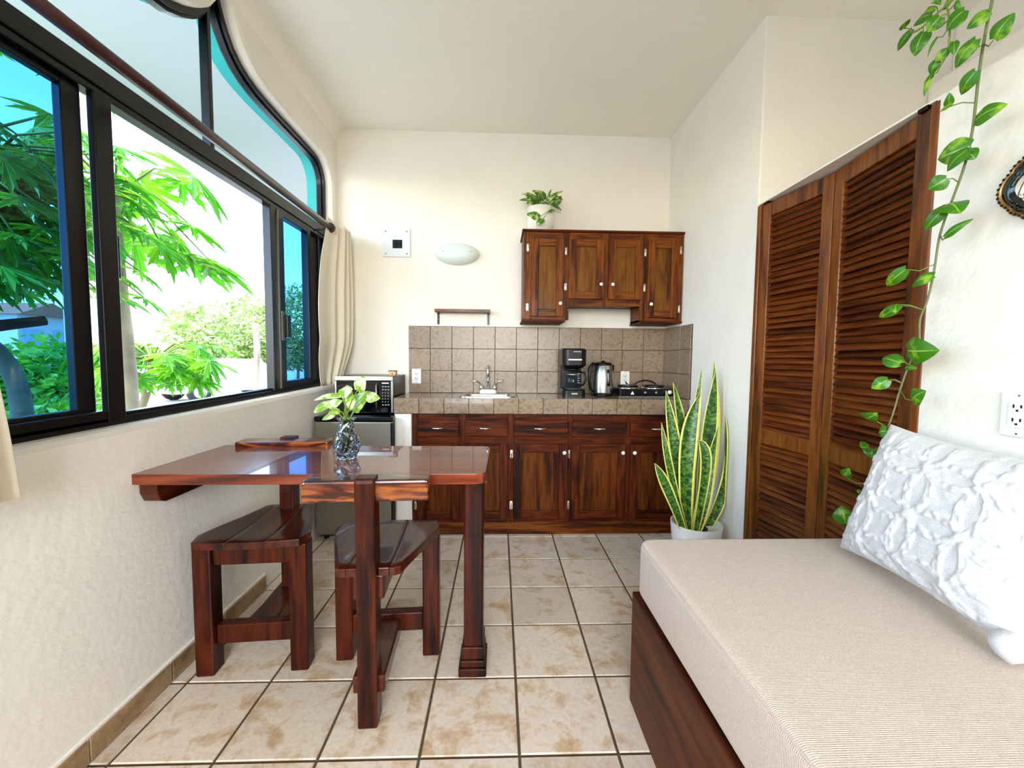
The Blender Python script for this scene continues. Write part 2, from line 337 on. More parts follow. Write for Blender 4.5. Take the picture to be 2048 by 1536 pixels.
# ------------------------------------------------------------------ mesh building
class MB:
    """collects vertices and faces; build() links them as one mesh object"""
    def __init__(s): s.v = []; s.f = []; s.mi = []; s.uv = {}; s.sm = []
    def add(s, vs, fs, mi=0, smooth=False, uvs=None):
        o = len(s.v); s.v += [tuple(x) for x in vs]
        for f in fs:
            s.f.append([o + i for i in f]); s.mi.append(mi); s.sm.append(smooth)
        if uvs:
            for i, u in enumerate(uvs): s.uv[o + i] = u
        return s
    def box(s, x0, x1, y0, y1, z0, z1, mi=0):
        v = [(x0, y0, z0), (x1, y0, z0), (x1, y1, z0), (x0, y1, z0), (x0, y0, z1), (x1, y0, z1), (x1, y1, z1), (x0, y1, z1)]
        return s.add(v, [(0, 3, 2, 1), (4, 5, 6, 7), (0, 1, 5, 4), (1, 2, 6, 5), (2, 3, 7, 6), (3, 0, 4, 7)], mi)
    def prism(s, poly, z0, z1, mi=0, M4=None):
        """poly in xy, extruded in z (M4 optionally moves it)"""
        n = len(poly)
        v = [Vector((p[0], p[1], z0)) for p in poly] + [Vector((p[0], p[1], z1)) for p in poly]
        if M4 is not None: v = [M4 @ q for q in v]
        fs = [(i, (i + 1) % n, n + (i + 1) % n, n + i) for i in range(n)]
        tr = tessellate_polygon([[Vector((p[0], p[1], 0)) for p in poly]])
        fs += [tuple(n + i for i in t) for t in tr] + [tuple(reversed(t)) for t in tr]
        return s.add(v, fs, mi)
    def lathe(s, prof, c=(0, 0, 0), n=24, mi=0, smooth=True, M4=None, sx=1.0, sy=1.0, twist=0.0):
        """prof: list of (r, z)"""
        vs = []; fs = []
        for j, (r, z) in enumerate(prof):
            for i in range(n):
                a = 2 * pi * (i + twist * j) / n
                q = Vector((c[0] + sx * r * cos(a), c[1] + sy * r * sin(a), c[2] + z))
                vs.append(M4 @ q if M4 is not None else q)
        for j in range(len(prof) - 1):
            for i in range(n):
                k = (i + 1) % n
                fs.append((j * n + i, j * n + k, (j + 1) * n + k, (j + 1) * n + i))
        if prof[0][0] > 1e-6: fs.append(tuple(range(n - 1, -1, -1)))
        if prof[-1][0] > 1e-6: fs.append(tuple((len(prof) - 1) * n + i for i in range(n)))
        return s.add(vs, fs, mi, smooth)
    def tube(s, pts, r, n=8, mi=0, smooth=True, cap=True):
        pts = [Vector(p) for p in pts]
        rs = r if isinstance(r, (list, tuple)) else [r] * len(pts)
        vs = []; fs = []
        up = Vector((0, 0, 1)); prev = None
        for j, p in enumerate(pts):
            t = (pts[min(j + 1, len(pts) - 1)] - pts[max(j - 1, 0)])
            if t.length < 1e-9: t = Vector((0, 0, 1))
            t.normalize()
            if prev is None:
                a = t.cross(up)
                if a.length < 1e-3: a = t.cross(Vector((1, 0, 0)))
            else:
                a = prev - t * prev.dot(t)
                if a.length < 1e-4: a = t.cross(up)
            a.normalize(); prev = a.copy(); b = t.cross(a)
            for i in range(n):
                q = 2 * pi * i / n
                vs.append(p + (a * cos(q) + b * sin(q)) * rs[j])
        m = len(pts)
        for j in range(m - 1):
            for i in range(n):
                k = (i + 1) % n
                fs.append((j * n + i, j * n + k, (j + 1) * n + k, (j + 1) * n + i))
        if cap:
            fs.append(tuple(range(n - 1, -1, -1))); fs.append(tuple((m - 1) * n + i for i in range(n)))
        return s.add(vs, fs, mi, smooth)
    def ball(s, c, r, n=12, m=8, mi=0, sc=(1, 1, 1)):
        prof = [(max(r * sin(pi * j / m), 0), -r * cos(pi * j / m)) for j in range(m + 1)]
        vs = []; fs = []
        for rr, z in prof:
            for i in range(n):
                a = 2 * pi * i / n
                vs.append((c[0] + sc[0] * rr * cos(a), c[1] + sc[1] * rr * sin(a), c[2] + sc[2] * z))
        for j in range(m):
            for i in range(n):
                k = (i + 1) % n
                fs.append((j * n + i, j * n + k, (j + 1) * n + k, (j + 1) * n + i))
        return s.add(vs, fs, mi, True)
    def grid(s, pts, mi=0, smooth=True, uv=False, closed=False):
        """pts[j][i] rows of points"""
        h = len(pts); w = len(pts[0])
        vs = [p for row in pts for p in row]
        fs = []
        for j in range(h - 1):
            for i in range(w - (0 if closed else 1)):
                k = (i + 1) % w
                fs.append((j * w + i, j * w + k, (j + 1) * w + k, (j + 1) * w + i))
        uvs = [(i / (w - 1), j / (h - 1)) for j in range(h) for i in range(w)] if uv else None
        return s.add(vs, fs, mi, smooth, uvs)
    def mesh(s, name, mats, off=(0, 0, 0)):
        me = bpy.data.meshes.new(name)
        ox, oy, oz = off
        me.from_pydata([(a - ox, b - oy, c - oz) for a, b, c in s.v], [], s.f)
        for m in (mats if isinstance(mats, (list, tuple)) else [mats]): me.materials.append(m)
        for p, mi, sm in zip(me.polygons, s.mi, s.sm): p.material_index = mi; p.use_smooth = sm
        if s.uv:
            ul = me.uv_layers.new(name='UVMap')
            for lp in me.loops: ul.data[lp.index].uv = s.uv.get(lp.vertex_index, (0.5, 0.5))
        me.validate(); me.update()
        return me
    def build(s, name, mats, parent=None, loc=None, bevel=0.0, seg=2):
        """vertices are in world space; loc moves the origin there"""
        off = Vector((0, 0, 0))
        if parent is not None: off = world_loc(parent)
        elif loc is not None: off = Vector(loc)
        me = s.mesh(name, mats, off)
        bm = bmesh.new(); bm.from_mesh(me); bmesh.ops.recalc_face_normals(bm, faces=bm.faces); bm.to_mesh(me); bm.free()
        o = bpy.data.objects.new(name, me); COL.objects.link(o)
        if parent is not None: o.parent = parent
        elif loc is not None: o.location = loc
        if bevel:
            md = o.modifiers.new('edge', 'BEVEL'); md.width = bevel; md.segments = seg; md.limit_method = 'ANGLE'; md.angle_limit = radians(40)
        return o

def world_loc(o):
    v = Vector((0, 0, 0))
    while o is not None: v += o.location; o = o.parent
    return v
def piece(name, me, parent, loc):
    o = bpy.data.objects.new(name, me); COL.objects.link(o); o.parent = parent; o.location = loc; return o
def tag(o, label=None, cat=None, group=None, kind=None):
    if label: o['label'] = label
    if cat: o['category'] = cat
    if group: o['group'] = group
    if kind: o['kind'] = kind
    return o
def thing(name, loc, label, cat, group=None, rz=0.0):
    o = bpy.data.objects.new(name, None); COL.objects.link(o); o.location = loc; o.rotation_euler = (0, 0, rz)
    o.empty_display_size = 0.05
    return tag(o, label, cat, group)
def struct(o): o['kind'] = 'structure'; return o
def copy_tree(o, parent=None):
    c = o.copy(); COL.objects.link(c)
    if parent is not None: c.parent = parent
    for ch in list(o.children): copy_tree(ch, c)
    return c

def tile_mesh(name, sx, sy, th, ch, mat, axis='z'):
    """tile with chamfered top edges, origin at its top centre; axis = facing"""
    a, b = sx / 2, sy / 2
    v = [(-a, -b, -th), (a, -b, -th), (a, b, -th), (-a, b, -th), (-a, -b, -ch), (a, -b, -ch), (a, b, -ch), (-a, b, -ch),
         (-a + ch, -b + ch, 0), (a - ch, -b + ch, 0), (a - ch, b - ch, 0), (-a + ch, b - ch, 0)]
    f = [(8, 9, 10, 11)]
    for i in range(4):
        k = (i + 1) % 4; f += [(i, k, 4 + k, 4 + i), (4 + i, 4 + k, 8 + k, 8 + i)]
    if axis == '-y': v = [(x, -z, y) for x, y, z in v]      # faces -Y, sx along x, sy along z
    if axis == '-x': v = [(-z, x, y) for x, y, z in v]      # faces -X, sx along y, sy along z
    if axis == '+x': v = [(z, x, y) for x, y, z in v]
    me = bpy.data.meshes.new(name); me.from_pydata(v, [], f); me.materials.append(mat)
    bm = bmesh.new(); bm.from_mesh(me); bmesh.ops.recalc_face_normals(bm, faces=bm.faces)
    bm.faces.ensure_lookup_table(); bm.to_mesh(me); bm.free()
    return me

def leaf(base, tip, width, facing, shape='heart', fold=0.18, droop=0.12, nu=5, nv=9, side=None):
    """blade from base to tip, its face turned towards 'facing'"""
    b = Vector(base); t = Vector(tip); ax = t - b; L = ax.length; a = ax / max(L, 1e-6)
    fc = Vector(facing); n = fc - a * fc.dot(a)
    if n.length < 1e-4: n = a.cross(Vector((1, 0, 0)))
    n.normalize(); s = a.cross(n); s.normalize()
    rows = []
    for j in range(nv):
        v = j / (nv - 1)
        if shape == 'heart': w = 1.95 * (v + 0.02) ** 0.42 * max(1 - v, 0) ** 0.85
        elif shape == 'lance': w = 1.75 * (v + 0.03) ** 0.5 * max(1 - v, 0) ** 0.72
        else: w = min(1.0, 0.35 + 1.5 * v) * (1 - max(0, (v - 0.55) / 0.45) ** 1.8)
        w = max(w, 0.004) * width / 2
        c = b + a * (L * v) + n * (L * droop * (sin(pi * v) - 0.6 * v * v))
        row = []
        for i in range(nu):
            u = -1 + 2 * i / (nu - 1)
            lobe = 0.0
            if shape == 'heart' and j == 0: lobe = -0.10 * L * abs(u)
            row.append(c + s * (w * u) + n * (-fold * w * abs(u)) + a * lobe)
        rows.append(row)
    return rows

VSTEM= [[1.22, 1.026, 2.157], [1.22, 1.025, 2.109], [1.22, 1.035, 2.035], [1.22, 1.042, 1.942], [1.22, 1.047, 1.81], [1.22, 1.059, 1.727], [1.22, 1.083, 1.647], [1.22, 1.108, 1.562], [1.22, 1.117, 1.461], [1.22, 1.129, 1.387], [1.22, 1.146, 1.332], [1.22, 1.144, 1.259], [1.22, 1.169, 1.201], [1.22, 1.191, 1.125], [1.22, 1.209, 1.045], [1.22, 1.236, 0.962], [1.22, 1.265, 0.874], [1.22, 1.277, 0.787], [1.22, 1.293, 0.679], [1.22, 1.332, 0.624]]
VLEAF= [[[1.202, 1.156, 2.181], [1.207, 1.215, 2.2], 0.025, 2], [[1.192, 1.163, 2.139], [1.187, 1.182, 2.087], 0.03, 2], [[1.216, 1.225, 2.192], [1.231, 1.285, 2.174], 0.015, 2], [[1.185, 1.218, 2.192], [1.165, 1.186, 2.191], 0.017, 2], [[1.182, 1.113, 2.139], [1.174, 1.137, 2.118], 0.029, 2], [[1.181, 1.053, 2.107], [1.174, 1.09, 2.085], 0.035, 1], [[1.206, 1.018, 2.074], [1.19, 1.054, 2.063], 0.022, 1], [[1.207, 1.003, 2.002], [1.207, 0.968, 2.034], 0.028, 2], [[1.181, 1.022, 2.012], [1.179, 1.066, 1.973], 0.026, 2], [[1.19, 1.094, 2.041], [1.181, 1.119, 2.028], 0.017, 2], [[1.191, 1.122, 2.034], [1.196, 1.141, 2.007], 0.018, 3], [[1.198, 1.139, 2.01], [1.175, 1.136, 1.948], 0.01, 3], [[1.202, 1.035, 1.946], [1.211, 1.076, 1.913], 0.025, 3], [[1.192, 1.084, 1.889], [1.173, 1.067, 1.913], 0.013, 4], [[1.196, 1.087, 1.891], [1.212, 1.124, 1.901], 0.011, 4], [[1.219, 1.042, 1.831], [1.223, 0.981, 1.836], 0.031, 4], [[1.216, 1.118, 2.188], [1.228, 1.152, 2.196], 0.02, 1], [[1.195, 1.143, 2.206], [1.17, 1.104, 2.166], 0.014, 1], [[1.206, 1.087, 2.153], [1.204, 1.101, 2.151], 0.017, 1], [[1.194, 1.139, 2.188], [1.176, 1.147, 2.179], 0.014, 2], [[1.196, 1.085, 2.055], [1.19, 1.078, 2.017], 0.013, 2], [[1.191, 1.126, 2.096], [1.175, 1.134, 2.05], 0.005, 2], [[1.198, 1.091, 2.116], [1.211, 1.129, 2.136], 0.013, 2], [[1.203, 1.035, 1.762], [1.188, 1.103, 1.761], 0.042, 4], [[1.191, 1.032, 1.751], [1.184, 1.073, 1.717], 0.027, 5], [[1.188, 1.073, 1.697], [1.168, 1.1, 1.68], 0.028, 6], [[1.201, 1.077, 1.634], [1.175, 1.023, 1.594], 0.041, 6], [[1.199, 1.08, 1.625], [1.187, 1.123, 1.577], 0.023, 6], [[1.208, 1.083, 1.55], [1.216, 1.028, 1.58], 0.014, 7], [[1.208, 1.051, 1.759], [1.212, 1.029, 1.729], 0.025, 5], [[1.195, 1.174, 1.482], [1.198, 1.239, 1.442], 0.025, 8], [[1.194, 1.095, 1.448], [1.192, 1.154, 1.43], 0.024, 8], [[1.193, 1.189, 1.375], [1.185, 1.241, 1.345], 0.02, 10], [[1.182, 1.182, 1.38], [1.165, 1.168, 1.355], 0.02, 10], [[1.219, 1.176, 1.244], [1.2, 1.078, 1.241], 0.051, 11], [[1.208, 1.183, 1.206], [1.21, 1.249, 1.224], 0.029, 12], [[1.209, 1.168, 1.194], [1.203, 1.131, 1.192], 0.012, 12], [[1.204, 1.215, 1.154], [1.177, 1.241, 1.125], 0.026, 13], [[1.183, 1.117, 1.1], [1.163, 1.069, 1.131], 0.032, 13], [[1.186, 1.268, 1.027], [1.161, 1.202, 1.049], 0.031, 14], [[1.185, 1.192, 0.999], [1.183, 1.215, 0.989], 0.029, 15], [[1.188, 1.249, 0.935], [1.205, 1.304, 0.93], 0.024, 15], [[1.207, 1.256, 0.928], [1.204, 1.254, 0.899], 0.027, 15], [[1.208, 1.353, 0.81], [1.191, 1.32, 0.846], 0.023, 17], [[1.217, 1.291, 0.774], [1.229, 1.318, 0.755], 0.019, 17], [[1.209, 1.339, 0.648], [1.203, 1.352, 0.706], 0.042, 19], [[1.214, 1.336, 0.656], [1.221, 1.316, 0.685], 0.026, 19]]
SNAKE= [[[1.002, 2.13, 0.292], [0.924, 2.13, 0.501], [0.85, 2.15, 0.65], 0.046], [[1.024, 2.15, 0.29], [0.946, 2.15, 0.585], [0.89, 2.17, 0.869], 0.034], [[1.058, 2.2, 0.269], [0.998, 2.2, 0.657], [0.931, 2.22, 1.042], 0.057], [[1.092, 2.25, 0.248], [1.054, 2.25, 0.746], [0.993, 2.27, 1.085], 0.049], [[1.043, 2.16, 0.273], [1.037, 2.16, 0.7], [1.103, 2.18, 1.027], 0.078], [[1.134, 2.28, 0.256], [1.126, 2.28, 0.672], [1.169, 2.3, 1.166], 0.046], [[1.17, 2.24, 0.245], [1.196, 2.24, 0.715], [1.227, 2.26, 1.154], 0.087], [[1.184, 2.28, 0.227], [1.236, 2.28, 0.672], [1.239, 2.3, 1.204], 0.066], [[1.211, 2.22, 0.246], [1.324, 2.22, 0.619], [1.294, 2.24, 0.897], 0.071], [[1.075, 2.12, 0.29], [1.12, 2.12, 0.645], [1.08, 2.14, 0.775], 0.052], [[1.086, 2.14, 0.268], [1.125, 2.14, 0.445], [1.201, 2.16, 0.856], 0.065], [[1.082, 2.2, 0.262], [1.074, 2.2, 0.558], [1.103, 2.22, 0.759], 0.045]]
UPOTHOS= [[[0.272, 3.022, 2.372], [0.157, 3.002, 2.41], 0.08], [[0.29, 3.058, 2.393], [0.195, 3.038, 2.348], 0.066], [[0.279, 3.019, 2.364], [0.136, 2.999, 2.36], 0.036], [[0.311, 2.981, 2.371], [0.231, 2.961, 2.416], 0.072], [[0.321, 3.007, 2.367], [0.282, 2.987, 2.427], 0.058], [[0.336, 2.957, 2.348], [0.361, 2.937, 2.415], 0.021], [[0.343, 2.957, 2.342], [0.444, 2.937, 2.407], 0.039], [[0.374, 3.032, 2.364], [0.457, 3.012, 2.372], 0.08], [[0.396, 3.04, 2.353], [0.45, 3.02, 2.403], 0.044], [[0.364, 3.066, 2.362], [0.456, 3.046, 2.311], 0.044], [[0.347, 3.049, 2.349], [0.281, 3.029, 2.291], 0.037], [[0.321, 3.006, 2.346], [0.341, 2.986, 2.277], 0.051], [[0.35, 2.943, 2.275], [0.382, 2.923, 2.248], 0.05], [[0.275, 2.88, 2.198], [0.184, 2.86, 2.212], 0.056], [[0.295, 2.88, 2.185], [0.26, 2.86, 2.135], 0.063], [[0.288, 3.04, 2.372], [0.251, 3.02, 2.336], 0.059], [[0.341, 2.998, 2.371], [0.402, 2.978, 2.371], 0.043]]
VLEAVES= [[[-0.608, 1.585, 1.061], [-0.71, 1.568, 1.047], 0.023], [[-0.592, 1.557, 1.074], [-0.549, 1.531, 1.091], 0.043], [[-0.671, 1.628, 1.028], [-0.746, 1.637, 0.985], 0.029], [[-0.596, 1.553, 1.059], [-0.579, 1.548, 1.099], 0.025], [[-0.534, 1.544, 1.085], [-0.501, 1.526, 1.14], 0.047], [[-0.579, 1.612, 1.007], [-0.512, 1.621, 1.079], 0.067], [[-0.512, 1.587, 1.056], [-0.459, 1.573, 1.053], 0.038], [[-0.596, 1.604, 1.044], [-0.585, 1.632, 1.078], 0.028], [[-0.655, 1.583, 1.02], [-0.598, 1.557, 1.044], 0.033], [[-0.603, 1.545, 1.008], [-0.635, 1.52, 0.999], 0.027], [[-0.66, 1.635, 0.978], [-0.71, 1.637, 0.959], 0.024], [[-0.567, 1.623, 1.006], [-0.55, 1.603, 0.993], 0.023], [[-0.566, 1.565, 1.063], [-0.576, 1.577, 0.999], 0.035], [[-0.625, 1.629, 1.083], [-0.606, 1.619, 1.048], 0.037]]

# ================================================================== SETTING
XL, XR, YB, ZC = -1.215, 1.30, 3.15, 2.90
XO = -1.40                                        # outer face of the window wall
YF = -2.6                                         # wall behind the camera

# ---- floor: grout bed with one object per tile
T = 0.305; GX = 0.0715; GY = 2.690
fl = MB().box(-1.45, 2.35, YF - 0.05, YB + 0.1, -0.12, -0.0045).build('floor', M['grout']); struct(fl)
_cache = {}
def floor_tile(x0, x1, y0, y1):
    g = 0.0045
    x0 += g; x1 -= g; y0 += g; y1 -= g
    if x1 - x0 < 0.015 or y1 - y0 < 0.015: return
    k = (round(x1 - x0, 3), round(y1 - y0, 3))
    if k not in _cache: _cache[k] = tile_mesh('floor_tile', k[0], k[1], 0.010, 0.0025, M['floor_tile'])
    piece('floor_tile', _cache[k], fl, ((x0 + x1) / 2, (y0 + y1) / 2, rnd.uniform(-0.0006, 0.0)))
xs = [XL] + [GX + k * T for k in range(-4, 5) if XL < GX + k * T < XR] + [XR]
ys = [GY - k * T for k in range(11, -2, -1)]
for i in range(len(xs) - 1):
    for j in range(len(ys) - 1):
        floor_tile(xs[i], xs[i + 1], ys[j], ys[j + 1])

# ---- window wall with its ogee opening
YC = 1.93
def slope(y): return 0.020 * (y - 1.1)             # the hand-laid sill and bars climb a little towards the corner
def ogee(d=0.0):
    """outline of the opening, moved inwards by d; clockwise from the bottom near end"""
    R = 0.16
    pts = [(0.80, 0.968), (3.065, 1.008)]
    pts += [(3.065, 2.44)]
    for k in range(1, 9):
        a = (k / 8) * pi / 2
        pts.append((3.065 - R + R * cos(a), 2.445 + R * sin(a)))
    pts += [(2.70, 2.604), (2.50, 2.600), (2.35, 2.600), (2.25, 2.604), (2.17, 2.617), (2.11, 2.638), (2.06, 2.670), (2.02, 2.715), (1.99, 2.765), (1.965, 2.82), (1.93, 2.862)]
    pts += [(1.905, 2.79), (1.882, 2.735), (1.845, 2.68), (1.80, 2.64), (1.74, 2.60), (1.67, 2.565), (1.58, 2.545), (1.40, 2.535), (1.15, 2.535)]
    for k in range(0, 9):
        a = pi / 2 + (k / 8) * pi / 2
        pts.append((0.80 + R + R * cos(a), 2.375 + R * sin(a)))
    if d == 0: return pts
    n = len(pts); out = []
    for i in range(n):
        p = Vector(pts[i]); a = Vector(pts[i - 1]); c = Vector(pts[(i + 1) % n])
        e1 = (p - a); e2 = (c - p)
        e1.normalize(); e2.normalize()
        n1 = Vector((-e1.y, e1.x)); n2 = Vector((-e2.y, e2.x))
        nn = n1 + n2; nn.normalize(); k = max(nn.dot(n1), 0.55)
        q = p + nn * (d / k); out.append((q.x, q.y))
    return out

def ring(mb, o1, x1, o2, x2, mi=0, smooth=True):
    n = len(o1)
    vs = [(x1, p[0], p[1]) for p in o1] + [(x2, p[0], p[1]) for p in o2]
    mb.add(vs, [(i, (i + 1) % n, n + (i + 1) % n, n + i) for i in range(n)], mi, smooth)
def holed(mb, x, outer, holes, mi):
    loops = [[Vector((p[0], p[1], 0)) for p in outer]] + [[Vector((p[0], p[1], 0)) for p in h] for h in holes]
    flat = [q for lo in loops for q in lo]
    tr = tessellate_polygon(loops)
    mb.add([(x, q.x, q.y) for q in flat], [tuple(t) for t in tr], mi)

wl_ = MB()
outer = [(YF - 0.1, -0.1), (YB + 0.15, -0.1), (YB + 0.15, ZC + 0.05), (YF - 0.1, ZC + 0.05)]
h2 = [(-0.80, 0.98), (0.28, 0.98), (0.28, 2.45), (-0.80, 2.45)]  # unseen opening added beside the camera to admit daylight
holed(wl_, XL, outer, [ogee(-0.022), h2], 0)
ring(wl_, ogee(-0.022), XL, ogee(-0.006), XL - 0.008, 0)
ring(wl_, ogee(-0.006), XL - 0.008, ogee(0.0), XL - 0.024, 0)
ring(wl_, ogee(), XL - 0.024, ogee(), -1.30, 0)
ring(wl_, ogee(), -1.30, ogee(), XO, 1)
holed(wl_, XO, outer, [ogee(), h2], 1)
ring(wl_, h2, XL, h2, XO, 0, False)
ring(wl_, outer, XL, outer, XO, 1, False)
struct(wl_.build('wall_left', [M['plaster'], M['teal']]))

# ---- back wall, right-hand walls, alcove above the closet
struct(MB().box(XL - 0.02, 2.45, YB, YB + 0.15, -0.1, ZC + 0.03).build('wall_back', M['plaster']))
wr = MB(); wr.box(XR, XR + 0.16, 2.05, YB + 0.02, -0.1, ZC + 0.03)
struct(wr.build('wall_right', M['plaster'], bevel=0.006))
wh = MB(); wh.box(XR + 0.155, 2.45, 2.05, 2.16, -0.1, ZC + 0.03)
struct(wh.build('wall_closet', M['plaster']))
struct(MB().box(XR, XR + 0.12, YF, 1.215, -0.1, 1.990).build('wall_daybed', M['plaster']))
struct(MB().box(XR, 2.40, YF, 2.055, 1.990, 1.997).build('trim_1', M['plaster']))
wa = MB(); wa.box(2.25, 2.45, YF, 2.06, -0.1, ZC + 0.03)
wa.box(2.13, 2.26, YF, 2.055, 2.01, 2.60)
struct(wa.build('wall_alcove', M['plaster'], bevel=0.03, seg=3))
rw = MB()
rw.box(XO, -1.05, YF - 0.15, YF, -0.1, ZC + 0.03); rw.box(1.05, 2.45, YF - 0.15, YF, -0.1, ZC + 0.03)
rw.box(-1.05, 1.05, YF - 0.15, YF, -0.1, 0.8); rw.box(-1.05, 1.05, YF - 0.15, YF, 2.5, ZC + 0.03)  # gap left between the boxes is an unseen opening added for daylight
struct(rw.build('wall_rear', M['plaster']))

# ---- ceiling with a small cove along the window wall
cp = [(XL - 0.01, 2.815)]
for k in range(0, 9):
    a = (k / 8) * pi / 2
    cp.append((XL + 0.085 - 0.085 * cos(a), 2.815 + 0.085 * sin(a)))
cp += [(2.45, ZC), (2.45, ZC + 0.15), (XL - 0.01, ZC + 0.15)]
# the cove stops at the tip of the arch
Mx = Matrix(((1, 0, 0, 0), (0, 0, 1, 0), (0, 1, 0, 0), (0, 0, 0, 1)))
struct(MB().prism(cp, YF - 0.1, YB + 0.1, M4=Mx).build('ceiling', M['ceiling']))

# ---- baseboard of cut tiles
bb = MB().box(XL, XL + 0.008, -0.7, 2.09, 0.0, 0.083).build('baseboard_left', M['plaster']); struct(bb)
y = 2.085
while y > -0.65:
    y0 = max(y - T, -0.65)
    k = ('b', round(y - y0, 3))
    if k not in _cache: _cache[k] = tile_mesh('baseboard_tile', y - y0 - 0.006, 0.074, 0.008, 0.002, M['base_tile'], '+x')
    piece('baseboard_tile', _cache[k], bb, (XL + 0.014, (y + y0) / 2, 0.0375))
    y = y0
# closet jambs
def jamb(nm, y0, y1):
    struct(MB().box(XR - 0.004, XR + 0.05, y0, y1, 0.0, 1.985).build(nm, M['louver_v'], bevel=0.003))
jamb('trim_2', 2.024, 2.05); jamb('trim_3', 1.205, 1.229)

# ---- big window of the left wall
win = bpy.data.objects.new('window_1', None); COL.objects.link(win); win.location = (-1.29, YC, 1.0); struct(win)
win['label'] = 'black aluminium sliding window under a curved ogee transom'
fr = MB()
o0, o1, o2 = ogee(0.001), ogee(0.024), ogee(0.036)
ring(fr, o0, -1.268, o1, -1.268); ring(fr, o1, -1.268, o1, -1.285); ring(fr, o1, -1.285, o2, -1.285)
ring(fr, o2, -1.285, o2, -1.318); ring(fr, o2, -1.318, o0, -1.318); ring(fr, o0, -1.318, o0, -1.268)
fr.build('window_frame', M['black_alu'], win)
def bar_y(name, y0, y1, z0, z1, x0, x1, mat=None, parent=win, bev=0.003):
    """bar along the wall that follows the slope of the sill"""
    v = []
    for yy in (y0, y1):
        for (x, z) in ((x0, z0), (x1, z0), (x1, z1), (x0, z1)): v.append((x, yy, z + slope(yy)))
    m = MB().add(v, [(0, 1, 2, 3), (7, 6, 5, 4), (0, 4, 5, 1), (1, 5, 6, 2), (2, 6, 7, 3), (3, 7, 4, 0)])
    return m.build(name, mat or M['black_alu'], parent, bevel=bev)
def bar_z(name, y0, y1, z0, z1, x0, x1, mat=None, parent=win, bev=0.003):
    return MB().box(x0, x1, y0, y1, z0 + slope(y0), z1 + slope(y0)).build(name, mat or M['black_alu'], parent, bevel=bev)
bar_y('transom_bar', 0.82, 3.05, 2.046, 2.108, -1.318, -1.262)
bar_y('track', 0.82, 3.05, 2.022, 2.048, -1.316, -1.270)
bar_y('track', 0.82, 3.05, 0.972, 0.990, -1.316, -1.270)
bar_z('mullion', 1.886, 1.908, 2.09, 2.84, -1.312, -1.272)
def sash(y0, y1, sl, sr, x0, x1, ztop, zbot, rail_b, rail_t):
    m = MB()
    def bx(a, b, z0, z1):
        v = []
        for yy in (a, b):
            for (x, z) in ((x0, z0), (x1, z0), (x1, z1), (x0, z1)): v.append((x, yy, z + slope(yy)))
        m.add(v, [(0, 1, 2, 3), (7, 6, 5, 4), (0, 4, 5, 1), (1, 5, 6, 2), (2, 6, 7, 3), (3, 7, 4, 0)])
    bx(y0, y0 + sl, zbot, ztop); bx(y1 - sr, y1, zbot, ztop)
    bx(y0 + sl, y1 - sr, zbot, zbot + rail_b); bx(y0 + sl, y1 - sr, ztop - rail_t, ztop)
    s = m.build('sash', M['black_alu'], win, bevel=0.003)
    xm = (x0 + x1) / 2; a, b = y0 + sl - 0.006, y1 - sr + 0.006
    v = []
    for x in (xm - 0.002, xm + 0.002):
        v += [(x, a, zbot + rail_b - 0.006 + slope(a)), (x, b, zbot + rail_b - 0.006 + slope(b)), (x, b, ztop - rail_t + 0.006 + slope(b)), (x, a, ztop - rail_t + 0.006 + slope(a))]
    MB().add(v, [(0, 1, 2, 3), (7, 6, 5, 4), (0, 4, 5, 1), (1, 5, 6, 2), (2, 6, 7, 3), (3, 7, 4, 0)]).build('pane', M['pane_blue'], s)
    return s
sash(0.84, 1.336, 0.06, 0.058, -1.316, -1.290, 2.03, 0.985, 0.052, 0.03)
# stile of the slid sash stands just beyond it
s2_ = bar_z('sash', 1.352, 1.412, 0.985, 2.03, -1.290, -1.266)
bar_z('pull_handle', 1.412, 1.424, 1.46, 1.60, -1.288, -1.270, parent=s2_)
bar_y('sash_rail', 1.02, 1.352, 0.985, 1.025, -1.290, -1.268)
s3_ = sash(2.335, 2.815, 0.140, 0.040, -1.314, -1.270, 2.03, 0.985, 0.052, 0.03)
bar_z('stile_groove', 2.395, 2.402, 1.0, 2.02, -1.270, -1.262, M['steel_dull'], s3_, 0)
lt = bar_z('latch', 2.452, 2.492, 1.30, 1.43, -1.270, -1.248, parent=s3_)
bar_z('latch_plate', 2.418, 2.450, 1.28, 1.45, -1.270, -1.264, M['steel_dull'], s3_, 0.001)
bar_z('frame_post', 2.815, 3.01, 0.99, 2.03, -1.317, -1.305)
# transom panes either side of the mullion
op = ogee(0.030)
def clip(poly, f):
    out = []
    for i in range(len(poly)):
        a, b = poly[i - 1], poly[i]; fa, fb = f(a), f(b)
        if (fa >= 0) != (fb >= 0):
            t = fa / (fa - fb); out.append((a[0] + (b[0] - a[0]) * t, a[1] + (b[1] - a[1]) * t))
        if fb >= 0: out.append(b)
    return out
up_ = clip(op, lambda p: p[1] - 2.10 - slope(p[0]))
Mp = Matrix(((0, 0, 1, 0), (1, 0, 0, 0), (0, 1, 0, 0), (0, 0, 0, 1)))
MB().prism(clip(up_, lambda p: p[0] - 1.90), -1.297, -1.293, M4=Mp).build('transom_pane', M['pane_clear'], win)
MB().prism(clip(up_, lambda p: 1.894 - p[0]), -1.297, -1.293, M4=Mp).build('transom_pane', M['pane_clear'], win)

# ================================================================== OUTSIDE
gd = MB().box(-60, -1.42, -40, 70, -0.35, -0.25).build('ground', M['ground']); struct(gd)
struct(MB().box(-2.42, XO, -4.0, 7.5, 2.88, 3.05).build('roof', M['soffit']))
struct(MB().box(XO - 0.0, 2.5, -4.6, 3.4, 3.06, 3.2).build('roof_slab', M['soffit']))  # unseen; rear overhang lengthened to keep sun out of the rear opening

